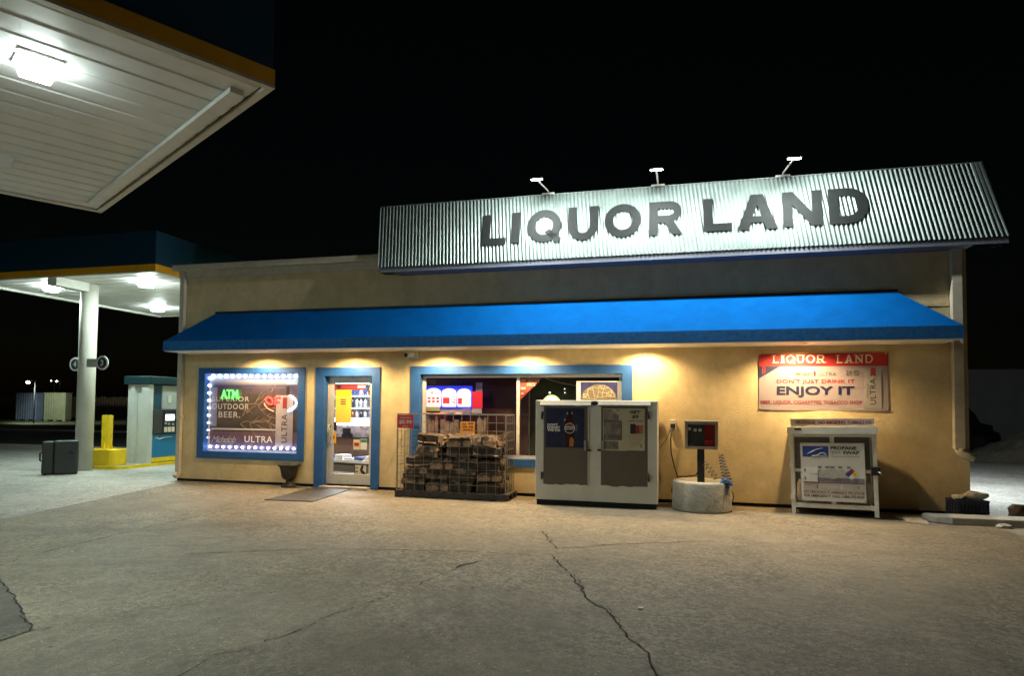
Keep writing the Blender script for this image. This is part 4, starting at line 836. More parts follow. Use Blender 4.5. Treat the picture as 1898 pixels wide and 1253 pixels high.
# pane two
tri = thing('corner_banner', P(975, 705, W+.1), 'red triangular banner in the upper corner of the wide window', 'banner')
b = MB(); TY = W+.155; b.prism([P(964, 701, TY), P(1004, 701, TY), P(964, 742, TY)], (0, .002, 0)); b.build('cloth', 'red_faded' if 'red_faded' in MATS else mat('red_faded', (.40, .07, .05), .6, var=.25, scale=12), tri)
ptext('HALF THE', 979, 704, 999, 709, TY-.002, 'cream_print', tri, bold=.01); ptext('PRICE', 977, 710, 992, 716, TY-.002, 'cream_print', tri, bold=.01)
for a_ in ((965, 704, 974, 707), (965, 718, 974, 722), (965, 728, 971, 731)): sheet(*a_, TY-.002, 'cream_print', tri, 'text_bar')
al = thing('arched_lamp', P(1022, 750, W+.5), 'bright arched lamp inside the wide window above the ice chest', 'lamp'); glow('arch_white', (.95, 1., .86), 1.1); glow('arch_rim', (.75, .85, .25), .6)
AYW = W+.5; b = MB(); b.prism([P(1022-17.5*math.cos(R(a)), 752-20*math.sin(R(a)), AYW) for a in range(0, 181, 12)], (0, .05, 0)); b.build('rim', 'arch_rim', al)
b = MB(); b.prism([P(1022-15*math.cos(R(a)), 752-17*math.sin(R(a)), AYW-.012) for a in range(0, 181, 12)], (0, .011, 0)); b.build('shade', 'arch_white', al)
for px in (1018, 1024): MB().ball(P(px, 744, AYW-.02), .014, 1).build('figure', 'grey_print', al)
glow('faint_bulb', (1, 1, .92), .7)
for px, py, lab in ((1019, 728, 'small pale light spot above the arched lamp'), (1046.5, 721, 'upper of two faint light spots beside the arched lamp'), (1047, 728, 'lower of two faint light spots beside the arched lamp')):
    tag(MB().ball(P(px, py, AYW+.1), .022 if px < 1040 else .014, 1).build('pendant_bulb', 'faint_bulb'), lab, 'bulb', 'small bulbs in the wide window')
tag(MB().tube([P(x, y, W+.3) for x, y in ((1011, 701), (1025, 706), (1045, 711), (1072, 716), (1090, 717))], .008, 6).build('hanging_cable', 'can_grey'), 'pale cable sagging across the top of the wide window', 'cable')
dp = thing('dome_picture', P(1110, 742, W+.09), 'white-bordered picture of a branching dome leaning in the wide window', 'picture')
DPY = W+.055
sheet(1068.5, 706.5, 1152.5, 744, DPY, 'white_print', dp, 'border', .006)
sheet(1076, 708.5, 1144, 741, DPY-.0025, 'dome_sky' if 'dome_sky' in MATS else mat('dome_sky', (.035, .04, .17), .6, var=.5, scale=9), dp, 'picture_sky', .002)
b = MB(); pts = [P(1077, 741, DPY-.0045)]+[P(1110-33*math.cos(R(a)), 741-28*math.sin(R(a))+rnd.uniform(-1, 1), DPY-.0045) for a in range(10, 171, 8)]+[P(1143, 741, DPY-.0045)]; b.prism(pts, (0, .0018, 0)); b.build('picture_dome', 'dome_brown' if 'dome_brown' in MATS else mat('dome_brown', (.22, .19, .13), .7, var=.35, scale=22), dp)
b = MB(); cells = []
rv = random.Random(5)
nodes = [(1110-31*k*math.cos(R(a)), 741-27*k*math.sin(R(a))) for k, st in ((.25, 60), (.5, 36), (.75, 26), (1., 20)) for a in range(8, 175, st)]
nodes = [(x+rv.uniform(-2, 2), y+rv.uniform(-1.6, 1.6)) for x, y in nodes]
seen = set()
for i, p in enumerate(nodes):
    near = sorted(range(len(nodes)), key=lambda j: (nodes[j][0]-p[0])**2+(nodes[j][1]-p[1])**2)[1:4]
    for j in near:
        if (min(i, j), max(i, j)) in seen: continue
        seen.add((min(i, j), max(i, j))); b.bar(P(*p, DPY-.0065), P(*nodes[j], DPY-.0065), .011, .002, up=Vector((0, 1, 0)))
b.build('branch_print', 'cream_print', dp)
# ------------------------------------------------------------------ wire cage, pallet and firewood
PLX0, PLX1, PLY0, PLY1 = -4.78, -2.72, 10.40, 11.06
pt = thing('pallet', ((PLX0+PLX1)/2, (PLY0+PLY1)/2, 0), 'dark wooden pallet carrying the firewood under the wide window', 'pallet')
for y in (PLY0+.02, (PLY0+PLY1)/2-.03, PLY1-.08): MB().box(PLX0, PLX1, y, y+.06, .016, .093).build('stringer', 'weathered_wood', pt)
b = MB()
for k in range(11):
    x = PLX0+k*(PLX1-PLX0-.12)/10; b.box(x, x+.12, PLY0, PLY1, .0945, .115)
    if k % 3 == 0: b.box(x, x+.10, PLY0+.003, PLY1-.003, .0, .0145)
b.build('slats', 'weathered_wood', pt)
cg = thing('wire_cage', ((PLX0+PLX1)/2, (PLY0+PLY1)/2, .116), 'open wire grid cage standing round the stacked firewood', 'wire cage')
CX0, CX1, CY0, CY1, CZ0, CZ1 = PLX0+.03, PLX1-.06, PLY0+.04, PLY1-.02, .116, 1.455
def grid_panel(a, b_, z0, z1, nv, nh, r=.0036, rail=True):
    a, b_ = Vector(a), Vector(b_); m = MB()
    for i in range(nv+1):
        p = a.lerp(b_, i/nv); m.bar((p.x, p.y, z0), (p.x, p.y, z1), r*2)
    for j in range(nh+1):
        z = z0+(z1-z0)*j/nh; s_ = 2.6 if (rail and j == nh) else 1
        m.bar((a.x, a.y, z), (b_.x, b_.y, z), r*2*s_)
    return m.build('wire_panel', 'wire', cg)
grid_panel((CX0, CY0, 0), (CX1, CY0, 0), CZ0, .90, 12, 6, .0026, False)
grid_panel((CX0, CY1, 0), (CX1, CY1, 0), CZ0, CZ1, 12, 9); grid_panel((CX0, CY0+.01, 0), (CX0, CY1-.01, 0), CZ0, CZ1, 4, 9); grid_panel((CX1, CY0+.01, 0), (CX1, CY1-.01, 0), CZ0, CZ1, 4, 9)
b = MB(); 
for x in (CX0-.009, CX1+.009): b.bar((x, CY0, CZ0), (x, CY0, CZ1), .014)
b.bar((CX0, CY0, CZ1), (CX1, CY0, CZ1), .012); b.build('corner_post', 'wire', cg)
ps = thing('price_sign', P(750, 793, CY0-.02), 'small red price sign hung on the corner of the wire cage', 'price sign')
SY = CY0-.022; sheet(736.5, 769, 766, 793.5, SY, 'red_bright' if 'red_bright' in MATS else mat('red_bright', (.68, .03, .03), .5, var=.05), ps, 'board', .004)
ptext('FIREWOOD', 741, 773, 761, 776, SY-.002, 'cream_print', ps, bold=.02); ptext('$5.99', 739.5, 778.5, 763.5, 786.5, SY-.002, 'cream_print', ps, bold=.04); ptext('BUNDLE', 746, 789, 756, 791, SY-.002, 'cream_print', ps, bold=.02)
def bundle_proto(seed, Ln, Hh, Dp):
    rr = random.Random(seed); parts = []
    for j, ny in ((0, 5), (1, 4)):
        for i in range(ny):
            cy = (i+.5+.35*(j and rr.uniform(-.3, .3)))/ny*Dp*(1-.12*j)-Dp*(.5-.06*j); cz = .055+j*.085; ry, rz = Dp/ny*.64, .066
            kind = rr.choice((3, 3, 4, 5)); ph = rr.uniform(0, 6.28); sec = []
            for k in range(kind):
                a = ph+2*math.pi*k/kind+rr.uniform(-.35, .35); q = rr.uniform(.85, 1.25); sec.append((cy+ry*q*math.cos(a), max(.004, cz+rz*q*math.sin(a))))
            x0 = -Ln/2+rr.uniform(-.02, .05); x1 = Ln/2+rr.uniform(-.05, .02)
            parts.append((sec, x0, x1, rr.uniform(-.018, .018)))
    return parts
mat('band_white', (.62, .62, .60), .35, var=.1)
protoB = []
for s in range(4):
    r_ = bpy.data.objects.new('firewood_bundle', None); C.objects.link(r_); ORG[r_] = Vector(); Ln, Hh, Dp = .44, .19, .50
    for sec, x0, x1, tl in bundle_proto(s+20, Ln, Hh, Dp):
        b = MB(); n = len(sec); rg = []
        for xx, dz in ((x0, -tl), (x0*.3, .004), (x1*.4, -.004), (x1, tl)): rg.append([b.bm.verts.new((xx, y+rnd.uniform(-.006, .006), z+dz+rnd.uniform(-.005, .005))) for y, z in sec])
        for A, B in zip(rg, rg[1:]):
            for k in range(n): b.bm.faces.new((A[k], A[(k+1) % n], B[(k+1) % n], B[k])).material_index = 0 if k < n-1 else 1
        b.bm.faces.new(rg[0][::-1]).material_index = 1; b.bm.faces.new(rg[-1]).material_index = 1
        b.build('log', [rnd.choice(('bark', 'bark', 'bark_grey')), rnd.choice(('split_wood', 'split_dark'))], r_, local=True)
    b = MB(); xx = rnd.uniform(-.08, .08); b.ring((-Dp/2-.012, Dp/2+.012, -.001, .172), (-Dp/2-.008, Dp/2+.008, .003, .168), 0, 1)
    for v in b.bm.verts: v.co = Vector((xx+v.co.y*.03, v.co.x, v.co.z))
    b.build('strap', 'black', r_, local=True); protoB.append(r_)
ROWS = [('bottom', 4, -4.70, -2.86), ('second', 4, -4.71, -2.84), ('third', 4, -4.58, -2.84), ('fourth', 3, -4.46, -2.90), ('top', 3, -4.34, -2.92)]
ordn = {4: ('at the price sign end', 'second from the price sign', 'third from the price sign', 'at the ice chest end'), 3: ('at the price sign end', 'in the middle', 'at the ice chest end')}
used = set()
for ri, (nm, n, xa, xb_) in enumerate(ROWS):
    for i in range(n):
        k = (ri*2+i) % 4; o = protoB[k] if k not in used else copy_tree(protoB[k]); used.add(k)
        st_ = (xb_-xa)/n; o.location = (xa+(i+.5)*st_+rnd.uniform(-.015, .015), 10.72+rnd.uniform(-.015, .02), .117+ri*.196)
        o.rotation_euler = (R(rnd.uniform(-2, 2)) if ri > 1 else 0, R(rnd.uniform(-5, 5)) if ri > 1 else R(rnd.uniform(-1.5, 1.5)), R(rnd.uniform(-6, 6) if ri < 3 else rnd.uniform(-24, 24))+(math.pi if rnd.random() < .5 else 0))
        if n == 3: o.scale = (1.08, 1, 1)
        tag(o, f'split firewood bundle in the {nm} row, {ordn[n][i]}', 'firewood bundle', 'firewood bundles stacked in the wire cage')
# ------------------------------------------------------------------ ice chest
IY = 10.31; ix0, ix1, izt = -2.232, -.268, 1.713
ic = thing('ice_chest', ((ix0+ix1)/2, IY+.37, 0), 'tall pale two-door ice chest with posters on its dark doors', 'ice chest')
b = MB(); b.box(ix0, ix1, IY, IY+.74, .085, izt); b.build('body', 'chest_white', ic, bevel=.012)
b = MB(); b.box(ix0+.02, ix1-.02, IY+.04, IY+.7, .0, .0845); b.build('plinth', 'void', ic)
for x0, x1 in ((1002, 1095.5), (1109, 1206)):
    r = prect(x0, 744.5, x1, 752.5, IY); b = MB(); b.prism([(r[0], IY-.004, r[3]), (r[0], IY-.07, r[2]+.012), (r[0], IY-.07, r[2]), (r[0], IY-.004, r[2])], (r[1]-r[0], 0, 0)); b.build('header_trim', 'trim_pale' if 'trim_pale' in MATS else mat('trim_pale', (.20, .21, .205), .95, var=.1, spec=.05), ic)
c = P(1102, 747.5, IY); b = MB(); b.ball((c.x, IY-.012, c.z), .06, 2, (1, .2, .62)); b.build('badge', 'teal_dark', ic)
doors = []
for x0, x1, y0, y1 in ((1008, 1089.5, 753.5, 898), (1114.3, 1200.5, 753.5, 902)):
    r = prect(x0, y0, x1, y1, IY); b = MB(); b.box(r[0]-.02, r[1]+.02, IY-.022, IY-.001, r[2]-.02, r[3]+.0); d = b.build('door', 'chest_white', ic, bevel=.006); doors.append(d)
    b = MB(); n = 14; a_ = [(r[0]+(r[1]-r[0])*i/n, IY-.0265, r[2]+rnd.uniform(-.012, .012)) for i in range(n+1)]; b.prism(a_+[(r[1], IY-.0265, r[3]-.005), (r[0], IY-.0265, r[3]-.005)], (0, .004, 0)); b.build('door_panel', 'chest_dark', d)
for d, hx_, hs in ((doors[0], 1085.5, ((1005.5, 762, 777), (1005, 874, 888))), (doors[1], 1118, ((1203, 762, 777), (1203, 877, 893)))):
    a_ = P(hx_, 817, IY); c_ = P(hx_, 835, IY); b = MB(); b.box(a_.x-.018, a_.x+.018, IY-.075, IY-.05, c_.z, a_.z); b.box(a_.x-.016, a_.x+.016, IY-.0495, IY-.027, a_.z-.04, a_.z-.005); b.box(a_.x-.016, a_.x+.016, IY-.0495, IY-.027, c_.z+.005, c_.z+.04); b.build('handle', 'steel', d, bevel=.004)
    s = 1 if hx_ < 1100 else -1; b = MB(); b.box(a_.x+s*.06-.03, a_.x+s*.06+.03, IY-.05, IY-.0225, c_.z-.01, c_.z+.02); b.build('latch', 'dark_metal', d)
    for hx2, y0, y1 in hs:
        a_ = P(hx2, y0, IY); c_ = P(hx2, y1, IY); b = MB(); b.tube([(a_.x, IY-.045, c_.z), (a_.x, IY-.045, a_.z)], .017, 10); b.build('hinge', 'dark_metal', d)
PY = IY-.0305
mat('cola_navy', (.012, .014, .055), .35, var=.25, scale=3); mat('cola_ring', (.022, .028, .10), .35, var=.2); mat('bottle_brown', (.05, .012, .008), .25, var=.3); mat('amber_light', (.40, .17, .04), .4, var=.2)
sp = thing('drink_poster', P(1047, 830, PY), 'dark blue cola poster on the ice chest door nearer the firewood', 'poster')
sheet(1011.5, 757, 1083, 830, PY, 'cola_navy', sp, 'print')
cc = P(1056, 796, PY)
for rad in (.17, .25):
    b = MB(); o = [(cc.x+rad*math.cos(t), cc.z+rad*math.sin(t)) for t in [2*math.pi*k/40 for k in range(40)]]; i_ = [(cc.x+(rad-.018)*math.cos(t), cc.z+(rad-.018)*math.sin(t)) for t in [2*math.pi*k/40 for k in range(40)]]
    lim = prect(1011.5, 757, 1083, 830, PY)
    for k in range(40):
        q = [o[k], o[(k+1) % 40], i_[(k+1) % 40], i_[k]]
        if all(lim[0]+.005 < x < lim[1]-.005 and lim[2]+.005 < z < lim[3]-.005 for x, z in q): b.face([(x, PY-.0015, z) for x, z in q])
    b.build('ring_print', 'cola_ring', sp)
b = MB(); bo = [(1048, 829), (1048, 800), (1049, 780), (1052, 770), (1053, 762), (1059, 762), (1060, 770), (1064, 780), (1065, 800), (1065, 829)]; b.prism([P(x, y, PY-.004) for x, y in bo], (0, .0018, 0)); b.build('pictured_bottle', 'bottle_brown', sp)
b = MB(); b.prism([P(x, y, PY-.0065) for x, y in ((1056, 812), (1061, 811), (1064, 816), (1063, 828), (1055, 828))], (0, .0018, 0)); b.build('pictured_glass', 'amber_light', sp)
def disc(c, r, Y, m, parent, name, a0=0, a1=360): 
    b = MB(); b.face([(c.x+r*math.cos(R(a0+(a1-a0)*k/32)), Y, c.z+r*math.sin(R(a0+(a1-a0)*k/32))) for k in range(33 if a1-a0 < 360 else 32)]); return b.build(name, m, parent)
ec = P(1056, 794, PY); disc(ec, .085, PY-.0075, 'white_print', sp, 'emblem_rim'); disc(ec, .078, PY-.0085, 'navy_print', sp, 'emblem_lower', 195, 345); disc(ec, .078, PY-.0085, 'dull_red_print', sp, 'emblem_upper', 20, 160)
lettering('PEPSI', (ec.x-.07, PY-.0095, ec.z-.018), (.14, 0, 0), (0, 0, .036), 'black_print', sp, bold=.04)
sheet(1067, 787, 1070, 800, PY-.002, 'grey_print', sp, 'side_text'); b = MB()
for x, y in ((1052, 766), (1060, 766), (1047, 778)): b.ball(P(x, y, PY-.003), .016, 1, (1, .1, 1.3))
b.build('highlight_print', 'faded_white', sp)
for k, (s, y0, y1, x1) in enumerate((("DON'T", 785, 789.5, 1034), ('FORGET', 790, 794.5, 1038), ('THE ICE', 795, 799.5, 1038))): ptext(s, 1014.5, y0, x1, y1, PY-.002, 'white_print', sp, bold=.045)
gp_ = thing('offer_poster', P(1157, 836, PY), 'cream and grey offer poster on the ice chest door nearer the outlet', 'poster')
mat('photo_grey', (.20, .17, .145), .6, var=.75, scale=7, detail=8); mat('cream_paper', (.46, .42, .30), .6, var=.07)
sheet(1118, 757.6, 1162, 835.6, PY, 'cream_paper', gp_, 'collage_base')
for a_ in ((1119, 759, 1147, 780), (1119, 782, 1151, 814), (1118.5, 818, 1146, 833)): sheet(*a_, PY-.0025, 'photo_grey', gp_, 'photo_print', .002)
for a_ in ((1119, 780.3, 1151, 781.8), (1119, 814.3, 1151, 815.8), (1151.2, 780, 1152.4, 816)): sheet(*a_, PY-.004, 'black_print', gp_, 'frame_print', .002)
sheet(1127, 806, 1151, 813, PY-.0045, 'grey_print', gp_, 'photo_caption', .002)
b = MB(); b.prism([P(x, y, PY-.0045) for x, y in ((1132, 758), (1140, 758), (1151, 767), (1151, 772), (1147, 771))], (0, .002, 0)); b.build('diagonal_print', 'cream_paper', gp_)
sheet(1160.5, 757.6, 1195, 835.6, PY-.003, 'cream_paper', gp_, 'offer_panel')
ptext('GET', 1167, 761, 1188, 766.5, PY-.005, 'black_print', gp_, bold=.05, shear=.15); ptext('$5', 1171, 769, 1184, 776, PY-.005, 'black_print', gp_, bold=.05, shear=.1); ptext('OFF GAS', 1164, 779, 1192, 782, PY-.005, 'black_print', gp_, bold=.02, shear=.15)
sheet(1168, 786, 1178, 804.5, PY-.005, 'black_print', gp_, 'can_print', .0015); sheet(1178, 788.5, 1185, 804.5, PY-.005, 'dull_red_print', gp_, 'can_print', .0015); sheet(1185, 788.5, 1192, 804.5, PY-.005, 'amber_light', gp_, 'can_print', .0015)
b = MB()
for k, (x0, x1) in enumerate(((1164, 1192), (1165, 1190), (1165, 1191), (1166, 1188), (1166, 1190), (1168, 1180))):
    r = prect(x0, 808+k*3.6, x1, 809+k*3.6, PY); b.box(r[0], r[1], PY-.0055, PY-.0045, r[2], r[3])
b.build('text_bars', 'faint_ink' if 'faint_ink' in MATS else mat('faint_ink', (.27, .24, .16), .6, var=.1), gp_)
b = MB(); b.ball(P(1189, 827, PY-.004), .03, 1, (1, .06, 1)); b.build('small_emblem', 'faint_ink', gp_)
# ------------------------------------------------------------------ outlet, cords, sign stand, coiled hose
oc_ = P(1247, 789, W); ou = thing('power_outlet', (oc_.x, W, oc_.z-.1), 'weathered power outlet box on the wall beside the ice chest', 'power outlet')
b = MB(); b.box(oc_.x-.05, oc_.x+.05, W-.06, W-.002, oc_.z-.07, oc_.z+.10); b.build('box', 'cream_metal', ou, bevel=.012)
b = MB(); b.box(oc_.x-.04, oc_.x+.04, W-.075, W-.0605, oc_.z-.045, oc_.z+.03); b.build('cover', 'dark_metal', ou)
cyc = (.405, 10.60); 
tag(MB().tube([(oc_.x-.01, W-.08, oc_.z-.04), P(1243, 815, W-.07), P(1244, 840, W-.06), P(1250, 865, W-.06), P(1256, 885, W-.1), P(1248, 895, W-.1), P(1245, 910, W-.08), P(1249, 922, W-.05), (.15, W-.02, .10)], .011, 8).build('electric_cable', 'rubber_hose'), 'thick black cord hanging in a loop from the outlet box', 'power cord')
tag(MB().tube([(oc_.x-.03, W-.08, oc_.z-.05), P(1235, 815, W-.04), P(1222, 832, W-.04), (-.30, W-.03, 1.0), (-.35, W-.03, .7)], .006, 6).build('electric_cable', 'rubber_hose'), 'thin cord running from the outlet box behind the ice chest', 'power cord')
tag(MB().tube([P(1354, 905, W-.1), P(1360, 920, W-.06), P(1358, 930, W-.05), P(1354, 936, W-.03), P(1380, 938.5, W-.02), P(1420, 940, W-.02)], .008, 8).build('electric_cable', 'rubber_hose'), 'thin cord trailing along the wall foot behind the concrete base', 'power cord')
ss = thing('sign_stand', (cyc[0], cyc[1], 0), 'framed sign box on a black post set in a round concrete base', 'sign stand')
b = MB(); b.lathe([(.46, 0), (.455, .03), (.445, .43), (.43, .455), (.30, .458), (.285, .42), (.05, .415)], (cyc[0], cyc[1], 0), 44); b.build('concrete_base', 'cyl_concrete' if 'cyl_concrete' in MATS else mat('cyl_concrete', (.30, .285, .24), .9, var=.25, scale=4, bump=.35, bscale=26, spots=((.17, .155, .125), 2.2, .55)), ss)
px_ = P(1299, 850, cyc[1]).x
b = MB(); b.box(px_-.055, px_+.055, cyc[1]-.05, cyc[1]+.05, .38, .98); b.build('post', 'black', ss, bevel=.006)
BX0, BX1, BZ0, BZ1 = prect(1269.5, 782.5, 1331, 833, 10.50)
b = MB(); b.ring((BX0, BX1, BZ0, BZ1), (BX0+.045, BX1-.045, BZ0+.045, BZ1-.04), 10.50, 10.68); sb = b.build('frame', 'steel_warm' if 'steel_warm' in MATS else mat('steel_warm', (.42, .36, .27), .35, .5, var=.2, scale=8), ss)
b = MB(); b.box(BX0-.015, BX1+.015, 10.48, 10.70, BZ1+.001, BZ1+.022); b.build('lid', 'cream_metal', ss)
b = MB(); b.box(BX0+.01, BX1-.01, 10.60, 10.679, BZ0+.046, BZ1-.041); b.build('back', 'black', ss)
QY = 10.535; sheet(1273.5, 787, 1305, 830, QY, 'black_print', ss, 'text_panel'); rpn = sheet(1305.5, 787, 1327, 830, QY, 'stand_red' if 'stand_red' in MATS else mat('stand_red', (.16, .008, .010), .35, var=.35, scale=9), ss, 'red_panel')
for px2, py2 in ((1278, 795), (1288.5, 797.5), (1297.5, 797.5)): disc(P(px2, py2, QY), .026, QY-.002, 'grey_cream' if 'grey_cream' in MATS else mat('grey_cream', (.48, .44, .36), .5, var=.1), ss, 'dial')
b = MB()
for k in range(7): r = prect(1280, 805+k*2.7, 1297-(k % 3)*3, 805.9+k*2.7, QY); b.box(r[0], r[1], QY-.002, QY-.001, r[2], r[3])
b.build('text_bars', 'faint_dark' if 'faint_dark' in MATS else mat('faint_dark', (.05, .05, .05), .5, var=.1), ss)
sheet(1277, 823.5, 1287, 825.5, QY-.002, 'grey_print', ss, 'pale_bar')
vtext('AIR', 1309, 792, 1323, 815, QY-.002, 'red_dim' if 'red_dim' in MATS else mat('red_dim', (.27, .02, .02), .4, var=.1), rpn, bold=.03) if False else sheet(1306, 816, 1321, 826, QY-.002, 'red_dim' if 'red_dim' in MATS else mat('red_dim', (.27, .015, .02), .4, var=.3, scale=14), rpn, 'bright_patch')
tag(MB().tube([P(1258, 884, 10.75), P(1275, 883, 10.7), P(1290, 881, 10.55), P(1297, 868, 10.54), P(1299, 858, 10.54), P(1305, 854, 10.52)], .010, 8).build('air_line', 'rubber_hose'), 'dark line looping over the round concrete base to the post', 'hose')
mat('hose_blue', (.04, .14, .36), .35, var=.2); mat('hose_dark', (.03, .045, .07), .35, var=.2)
ch = thing('coiled_hose', P(1342, 890, 10.55), 'springy blue coiled air hose piled on the edge of the concrete base', 'coiled hose')
def helix(a, b_, r0, r1, turns, n=14, wob=.012, seed=1):
    a, b_ = Vector(a), Vector(b_); ax = (b_-a).normalized(); x = ax.cross(Vector((0, 1, 0))).normalized(); y = ax.cross(x); rr = random.Random(seed); out = []
    for k in range(int(turns*n)+1):
        t = k/(turns*n); an = 2*math.pi*k/n; r = r0+(r1-r0)*t; out.append(a.lerp(b_, t)+x*r*math.cos(an)+y*r*math.sin(an)*.8+Vector((rr.uniform(-wob, wob)*.3, 0, rr.uniform(-wob, wob)*.3)))
    return out
b = MB(); b.tube(helix(P(1351, 903, 10.42), P(1336, 842, 10.50), .085, .035, 11, seed=2), .0065, 6); b.build('rising_coil', 'hose_dark', ch)
b = MB(); b.tube(helix(P(1304, 857, 10.5), P(1330, 889, 10.48), .045, .04, 5, seed=3), .006, 6); b.build('slack_coil', 'hose_dark', ch)
b = MB(); rr = random.Random(9); cpt = P(1345, 897, 10.36); pts = []
for k in range(90):
    a = k*.62; pts.append(cpt+Vector((.085*math.cos(a)*rr.uniform(.6, 1.1), .05*math.sin(a*1.3), .07*math.sin(a)*rr.uniform(.6, 1.1))))
b.tube(pts, .010, 6); b.build('bunched_coil', 'hose_blue', ch)
# ------------------------------------------------------------------ wall banner
BNY = W-.012
bn = thing('wall_banner', P(1526, 760, BNY), 'red and white beer banner with four lines of writing on the shop wall', 'banner')
r = prect(1406.5, 655, 1646.5, 760, BNY); b = MB(); n, m_ = 24, 8; gv = []
for j in range(m_+1):
    gv.append([b.bm.verts.new((r[0]+(r[1]-r[0])*i/n, BNY-(.006*math.sin(i/n*9)*max(0, 1-j/1.6) if j < 2 else 0)-.0009*math.sin(i*.9+j), r[2]+(r[3]-r[2])*j/m_-(.010*abs(math.sin(i/n*5+.3)) if j == 0 else 0))) for i in range(n+1)])
for j in range(m_):
    for i in range(n): b.bm.faces.new((gv[j][i], gv[j][i+1], gv[j+1][i+1], gv[j+1][i])).smooth = True
b.build('cloth', 'banner_white', bn)
TY = BNY-.0055; TX = BNY-.007
sheet(1406.5, 655, 1646.5, 678.5, TY, 'red_print', bn, 'header', .003)
b = MB(); b.prism([P(1407, 679.5, TY), P(1446, 679, TY), P(1407, 701.5, TY)], (0, .003, 0)); b.build('corner_patch', 'navy_print', bn)
b = MB()
for x in (1412.5, 1416.5): b.prism([P(x, 680, TX), P(x+2.2, 680, TX), P(x+2.2, 693-(x-1412)*.5, TX), P(x, 694-(x-1412)*.5, TX)], (0, .002, 0))
b.build('corner_stripes', 'red_print', bn)
def serif_word(word, x0, y0, x1, y1, Y, m, parent, widths, gap=.12):
    tot = sum(widths)+gap*(len(word)-1); a = P(x0, y1, Y); e = P(x1, y1, Y); t = P((x0+x1)/2, y0, Y); hgt = t.z-P((x0+x1)/2, y1, Y).z; k = (e.x-a.x)/tot; x = a.x; z = P((x0+x1)/2, y1, Y).z
    b = MB()
    for ch, wd in zip(word, widths):
        q = MB(); add_glyph(q, ch, 1. if ch == 'I' else .24/wd*.78, .13, None); S = [] 
        ins = .10*hgt/ (wd*k)
        for v in q.bm.verts: v.co = Vector((x+(ins+v.co.x*(1-2*ins))*wd*k if ch in 'LIRNDUA' else x+v.co.x*wd*k, Y, z+v.co.y*hgt))
        me = bpy.data.meshes.new('g'); q.bm.to_mesh(me); q.bm.free(); b.bm.from_mesh(me); bpy.data.meshes.remove(me)
        s = {'L': ((0, .45, 0), (0, .5, 1)), 'I': ((0, 1, 0), (0, 1, 1)), 'R': ((0, .48, 0), (.66, 1.08, 0)), 'N': ((0, .48, 0), (-.02, .3, 1), (.52, 1, 1)), 'D': (), 'U': ((0, .5, 1), (.5, 1, 1)), 'A': ((-.04, .42, 0), (.58, 1.04, 0))}.get(ch, ())
        for u0, u1, v in s:
            zz = z if v == 0 else z+hgt*.90; b.box(x+u0*wd*k, x+u1*wd*k, Y-.0012, Y-.0004, zz, zz+hgt*.10)
        x += (wd+gap)*k
    return b.build('lettering', m, parent)
serif_word('LIQUOR', 1431.5, 658, 1530, 673, TX, 'cream_print', bn, (.8, .5, 1., .95, 1., 1.)); serif_word('LAND', 1550, 657.5, 1619.5, 673, TX, 'cream_print', bn, (.8, 1., 1., 1.))
ptext('Michelob', 1473, 688.5, 1504, 696.5, TX, 'grey_print', bn, bold=.004, shear=.45, space=.8); sheet(1508.5, 688, 1511.5, 696.5, TX, 'red_print', bn, 'ribbon', .002); ptext('ULTRA', 1516, 690, 1550, 696.5, TX, 'grey_print', bn, bold=.0, space=1.15)
ptext('24.95', 1568, 687, 1592, 694, TX, 'grey_print', bn, bold=.015); sheet(1568, 695, 1578, 696, TX, 'grey_print', bn, 'underline', .002); sheet(1583, 695, 1592, 696, TX, 'grey_print', bn, 'underline', .002)
ptext("DON'T JUST DRINK IT", 1440, 703.5, 1584, 712.5, TX, 'red_print', bn, bold=.012, space=1.05); ptext('ENJOY IT', 1440, 716, 1584, 736.5, TX, 'navy_print', bn, bold=.03)
ptext('BEER, LIQUOR, CIGARETTES, TOBACCO SHOP', 1410, 742, 1598, 750, TX, 'dull_red_print', bn, bold=.012)
r = prect(1601, 681, 1634, 757, TX-.001); b = MB(); b.box(r[0], r[1], TX-.004, TX-.001, r[2], r[3]); cn = b.build('pictured_can', 'can_grey', bn, bevel=.001)
sheet(1613.5, 682, 1623, 694, TX-.0065, 'dull_red_print', cn, 'ribbon', .002); b = MB(); b.prism([P(1613.5, 694, TX-.0065), P(1623, 694, TX-.0065), P(1623, 698, TX-.0065), P(1618, 695, TX-.0065), P(1613.5, 698, TX-.0065)], (0, .002, 0)); b.build('ribbon_tail', 'dull_red_print', cn)
vtext('ULTRA', 1612.5, 702, 1623.5, 750, TX-.0065, 'black_print', cn, bold=.0, space=1.1); vtext('Michelob', 1606, 712, 1611, 738, TX-.0065, 'grey_print', cn, bold=-.01, shear=.4)
b = MB()
for x, y in ((1408.5, 657), (1641.5, 655.5), (1408.5, 756), (1645, 758)): b.ball(P(x, y, TX-.004), .012, 1)
b.build('grommet', 'steel', bn)
